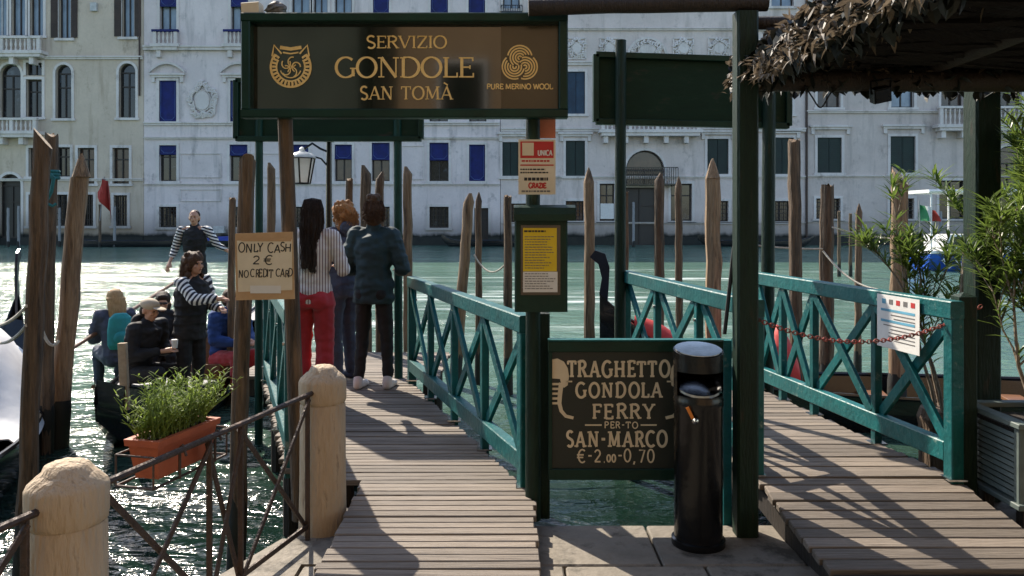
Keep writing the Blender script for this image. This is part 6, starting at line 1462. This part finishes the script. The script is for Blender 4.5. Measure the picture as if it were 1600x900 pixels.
def hair_shell(f, back=0.0, vol=.0, length=0.0, width=.1, bun=False, curls=0, seed=1, fringe=True, spread=0.0):
    h = f.J['hed']; b = MB(); r = getattr(f, 'hrot', Matrix.Identity(3)); rn = random.Random(seed)
    def e(c, rr): ell(b, h+r @ Vector(c), rr, r, 14, 10)
    e((0, .026, .038), (.088+vol, .096+vol, .090+vol)); e((0, .05, -.02), (.082+vol, .07+vol, .085+vol))
    if fringe: e((0, -.035, .072), (.07+vol*.5, .05, .045))
    if length:
        rings = []; n = 12
        for i in range(9):
            t = i/8; z = .03-length*t; w_ = (width+vol)*(1-.25*t+spread*t); yb = .06+back*t+.01*math.sin(t*5)
            rings.append([h+Vector((w_*math.cos(2*math.pi*k/n)*(1+.08*rn.uniform(-1, 1)), yb+(.062-.02*t)*math.sin(2*math.pi*k/n)*(1+.12*rn.uniform(-1, 1)), z)) for k in range(n)])
        b.loft(rings)
        for k in range(34):
            x = rn.uniform(-1, 1)*width*1.02; cap(b, h+Vector((x, .075, -.04)), h+Vector((x*.85, .085+back+.03*rn.uniform(-1, 1), -length*rn.uniform(.85, 1.08))), .018, .007, 6)
    if bun:
        for k in range(9): e((rn.uniform(-.03, .03), .04+rn.uniform(-.03, .03), .135+rn.uniform(-.03, .03)), (.04, .04, .035))
    for k in range(curls):
        a, z = rn.uniform(0, 6.28), rn.uniform(-.16, .125); kq = math.sqrt(max(.02, 1-(max(z-.02, 0)/(.112+vol))**2)); y = .03+math.sin(a)*(.09+vol)*kq
        if y < -.03 and z < .05: continue
        e((math.cos(a)*(.082+vol)*kq, y, z), (.023, .023, .028))
    return b
def strands(f, n, length, seed=1, width=.085, back=.06, wave=.012, messy=0.0, r=.0017):
    """loose strands lying over the hair"""
    rn = random.Random(seed); h = f.J['hed']; hr = getattr(f, 'hrot', Matrix.Identity(3)); b = MB()
    for k in range(n):
        a = rn.uniform(-.15, 1.15)*math.pi; ph = rn.uniform(0, 6)
        root = Vector((.006*math.cos(a), .022+.006*math.sin(a), .139)); side = Vector((math.cos(a)*(width+rn.uniform(-.004, .012)), .03+math.sin(a)*(.095+rn.uniform(0, .012)), rn.uniform(-.02, .05)))
        L = length*rn.uniform(.7, 1.06); tip = Vector((side.x*rn.uniform(.55, .95), max(side.y, .05)+back*rn.uniform(.4, 1)+rn.gauss(0, messy), side.z-L)); pts = [root, root.lerp(side, .5)+Vector((side.x*.22, (side.y-.03)*.22, .032)), side]
        for t in (.25, .5, .75, 1): pts.append(side.lerp(tip, t)+Vector((math.sin(ph+t*7)*wave+rn.gauss(0, messy), math.cos(ph*2+t*6)*wave+rn.gauss(0, messy), rn.gauss(0, messy))))
        b.tube([h+hr @ p for p in pts], [r, r, r, r, r, r*.8, r*.4], 4, cap=False)
    return b
F2 = lambda **k: Fig(**k)
DZ = .10
# --- woman in red trousers
f = Fig(1.70, True, elL=(.27, -.02, 1.12), haL=(.17, -.24, 1.16), elR=(-.26, 0, 1.12), haR=(-.15, -.25, 1.14))
person('person seen from behind with long dark hair, striped blouse and red trousers', (PX(489, 6.75), 6.75, DZ), R(176), f,
       [('blouse', f.top(.014, .95, -.06), 'blouse'), ('trousers', f.legs(.014, .028), 'cloth_red'), ('shoe', f.shoes('L'), 'cloth_black'), ('shoe', f.shoes('R'), 'cloth_black')],
       [('hair', hair_shell(f, .055, .002, .46, .078, seed=3), 'hair_dark', (.010, 2)), ('hair_strands', strands(f, 330, .47, 3, .085, .06, .014), 'hair_dark', None)])
# --- ginger-haired person in slate hoodie, facing left
f = Fig(1.70, True, elL=(.2, -.12, 1.10), haL=(.12, -.30, 1.22), elR=(-.2, -.12, 1.10), haR=(-.10, -.30, 1.24))
f.hrot = Matrix.Rotation(R(12), 3, 'X')
hood = MB(); ell(hood, f.J['nek']+Vector((0, .085, .0)), (.13, .075, .10))
person('person with short ginger hair in a slate blue hoodie and jeans', (PX(536, 7.75), 7.75, DZ-.005), R(-120), f,
       [('hoodie', f.top(.026, 1, -.10), 'cloth_slate'), ('jeans', f.legs(.012, .01), 'cloth_denim'), ('hood', hood, 'cloth_slate'), ('shoe', f.shoes('L'), 'cloth_denim'), ('shoe', f.shoes('R'), 'cloth_denim')],
       [('hair', hair_shell(f, 0, .014, .14, .085, curls=60, seed=8), 'hair_ginger', (.010, 4)), ('hair_strands', strands(f, 420, .15, 5, .098, .02, .02, .010), 'hair_ginger', None)])
# --- woman in teal jacket
f = Fig(1.70, True, elL=(.27, .0, 1.10), haL=(.16, -.24, 1.06), elR=(-.28, .01, 1.10), haR=(-.17, -.22, 1.08), anL=(.13, .03, .075), anR=(-.13, -.02, .075), knL=(.115, -.02, .48), knR=(-.115, -.03, .48))
f.hrot = Matrix.Rotation(R(10), 3, 'Z')
sock = MB(); 
person('person seen from behind in a dark teal jacket, black trousers and pale trainers', (PX(584, 7.3), 7.3, DZ), R(170), f,
       [('jacket', f.top(.032, 1, -.12, .004, wide=1.03), 'cloth_teal'), ('trousers', f.legs(.010, 0, .92, .008), 'cloth_black'), ('shoe', f.shoes('L'), 'shoe_white'), ('shoe', f.shoes('R'), 'shoe_white')],
       [('hair', hair_shell(f, 0, .006, 0, bun=True, curls=6, seed=5), 'hair_brown', (.010, 2)), ('hair_strands', strands(f, 260, .07, 8, .094, .0, .014, .008), 'hair_brown', None)])
# --- ferry passengers
boat_z = WATER-.02+.02
# standing curly-haired woman, arm reaching right
f = Fig(1.70, True, elR=(-.19, -.28, 1.22), haR=(-.13, -.56, 1.24), elL=(.21, -.10, 1.12), haL=(.14, -.30, 1.10), lean=(0, -.05))
f2 = f
vest = f.top(.034, .2, -.14, .02, arms='')
for k in range(6): 
    z = f.J['pel'].z-.05+k*.095; tors(vest, [(Vector((0, -.006*k, z-.03)), .15, .12), (Vector((0, -.006*k, z)), .205-.004*abs(k-3), .162), (Vector((0, -.006*k, z+.03)), .15, .12)])
person('curly-haired person standing in the ferry in a black quilted vest over striped sleeves', (PX(297, 8.85), 8.85, -.44), R(62), f,
       [('vest', vest, 'cloth_black'), ('sleeve', f.arms(.018, 'L', .95), 'sleeve_stripe'), ('sleeve', f.arms(.018, 'R', .95), 'sleeve_stripe'), ('trousers', f.legs(.018), 'cloth_black'), ('shoe', f.shoes('L'), 'cloth_black'), ('shoe', f.shoes('R'), 'cloth_black')],
       [('hair', hair_shell(f, .02, .018, .20, .09, curls=110, seed=11), 'hair_brown', (.009, 1)), ('hair_strands', strands(f, 320, .22, 9, .105, .03, .024, .012, .0022), 'hair_brown', None)])
# gondolier at the far end
f = Fig(1.76, False, elL=(.34, -.02, 1.22), haL=(.56, -.10, 1.10), elR=(-.30, .02, 1.14), haR=(-.33, -.12, .96))
vest = f.top(.020, .2, -.08, .012, arms='')
person('gondolier standing at the far end of the ferry in a black vest and striped sleeves', (PX(304, 12.2), 12.2, .02), R(8), f,
       [('vest', vest, 'cloth_black'), ('sleeve', f.arms(.014, 'L', .5), 'gondolier_sleeve'), ('sleeve', f.arms(.014, 'R', .5), 'gondolier_sleeve'), ('trousers', f.legs(.018), 'cloth_black'), ('shoe', f.shoes('L'), 'cloth_black'), ('shoe', f.shoes('R'), 'cloth_black')],
       [('hair', hair_shell(f, 0, -.006, 0, fringe=False), 'hair_dark', (.010, 2))]) if 'gondolier_sleeve' in M else None
def seated(label, px, Y, headpy, yaw, hair, topm, legm, female=True, extras=(), hands=None, lean=(0, -.12), sleeve=1.0, grow=.03):
    kw = dict(elL=(.24, -.16, .32), haL=(.12, -.36, .30), elR=(-.24, -.16, .32), haR=(-.12, -.36, .30)); kw.update(hands or {})
    f = Fig(1.7, female, True, lean, **kw); f.hrot = Matrix.Rotation(R(14), 3, 'X')
    zt = PZ(headpy, Y)-(f.J['hed'].z+.115)
    ex = extras(f) if callable(extras) else extras
    person(label, (PX(px, Y), Y, zt), R(yaw), f, [('jacket', f.top(grow, sleeve, -.06, .01), topm), ('trousers', f.legs(.02), legm), ('shoe', f.shoes('L'), 'cloth_black'), ('shoe', f.shoes('R'), 'cloth_black')],
           [('hair',)+hair(f)], ex)
    return f
def cap_man(f):
    h = f.J['hed']; b = MB(); ell(b, h+f.hrot @ Vector((0, .012, .06)), (.094, .108, .068), f.hrot, 14, 10); br_ = MB(); ell(br_, h+f.hrot @ Vector((0, -.12, .052)), (.07, .075, .010), f.hrot, 14, 8)
    hd = MB(); ell(hd, f.J['nek']+Vector((0, .10, .01)), (.12, .07, .09))
    cup = MB(); hp = f.J['haR'].lerp(f.J['haL'], .5)+Vector((0, -.10, .03)); cup.lathe([(.028, 0), (.036, .09)], hp, 12)
    return (('cap', b, 'cloth_cap', None), ('cap_brim', br_, 'cloth_cap', None), ('hood', hd, 'cloth_black', (.012, 4)), ('cup', cup, 'paper_white', None))
seated('seated passenger in a beige cap and black hooded jacket', 212, 8.75, 467, 72, lambda f: (hair_shell(f, 0, -.008, 0, fringe=False), 'hair_dark', (.010, 2)), 'cloth_black', 'cloth_black', False, cap_man, dict(haL=(.06, -.42, .36), haR=(-.06, -.42, .36)), sleeve=.8, lean=(0, -.16))
def pack(f):
    b = MB(); c = f.J['chs']+Vector((0, .20, -.02)); tors(b, [(c+Vector((0, 0, -.24)), .12, .06), (c+Vector((0, .01, -.18)), .15, .085), (c, .15, .085), (c+Vector((0, 0, .14)), .13, .075), (c+Vector((0, 0, .20)), .07, .045)])
    p = MB(); ell(p, c+Vector((0, .08, -.10)), (.10, .05, .09))
    return (('backpack', b, 'cloth_pack', (.012, 4)), ('backpack_pocket', p, 'cloth_pack', None))
seated('seated passenger with long blonde hair and a teal backpack', 184, 9.9, 455, -140, lambda f: (hair_shell(f, .04, .010, .40, .105, seed=6), 'hair_blonde', (.010, 2)), 'cloth_slate', 'cloth_denim', True, pack)
def shades(f):
    h = f.J['hed']; b = MB(); ell(b, h+f.hrot @ Vector((0, -.088, .010)), (.062, .016, .018), f.hrot, 14, 8); return (('sunglasses', b, 'glass_dark', None),)
seated('seated passenger in black with sunglasses and a dark hood', 256, 10.4, 456, 20, lambda f: (hair_shell(f, 0, .006, .12, .085, seed=2), 'hair_dark', (.010, 2)), 'cloth_black', 'cloth_black', True, shades)
seated('seated passenger in a royal blue jacket beside the cash notice pile', 349, 9.7, 452, 55, lambda f: (hair_shell(f, 0, 0, 0, seed=2), 'hair_brown', (.010, 2)), 'cloth_navy', 'cloth_red', False)
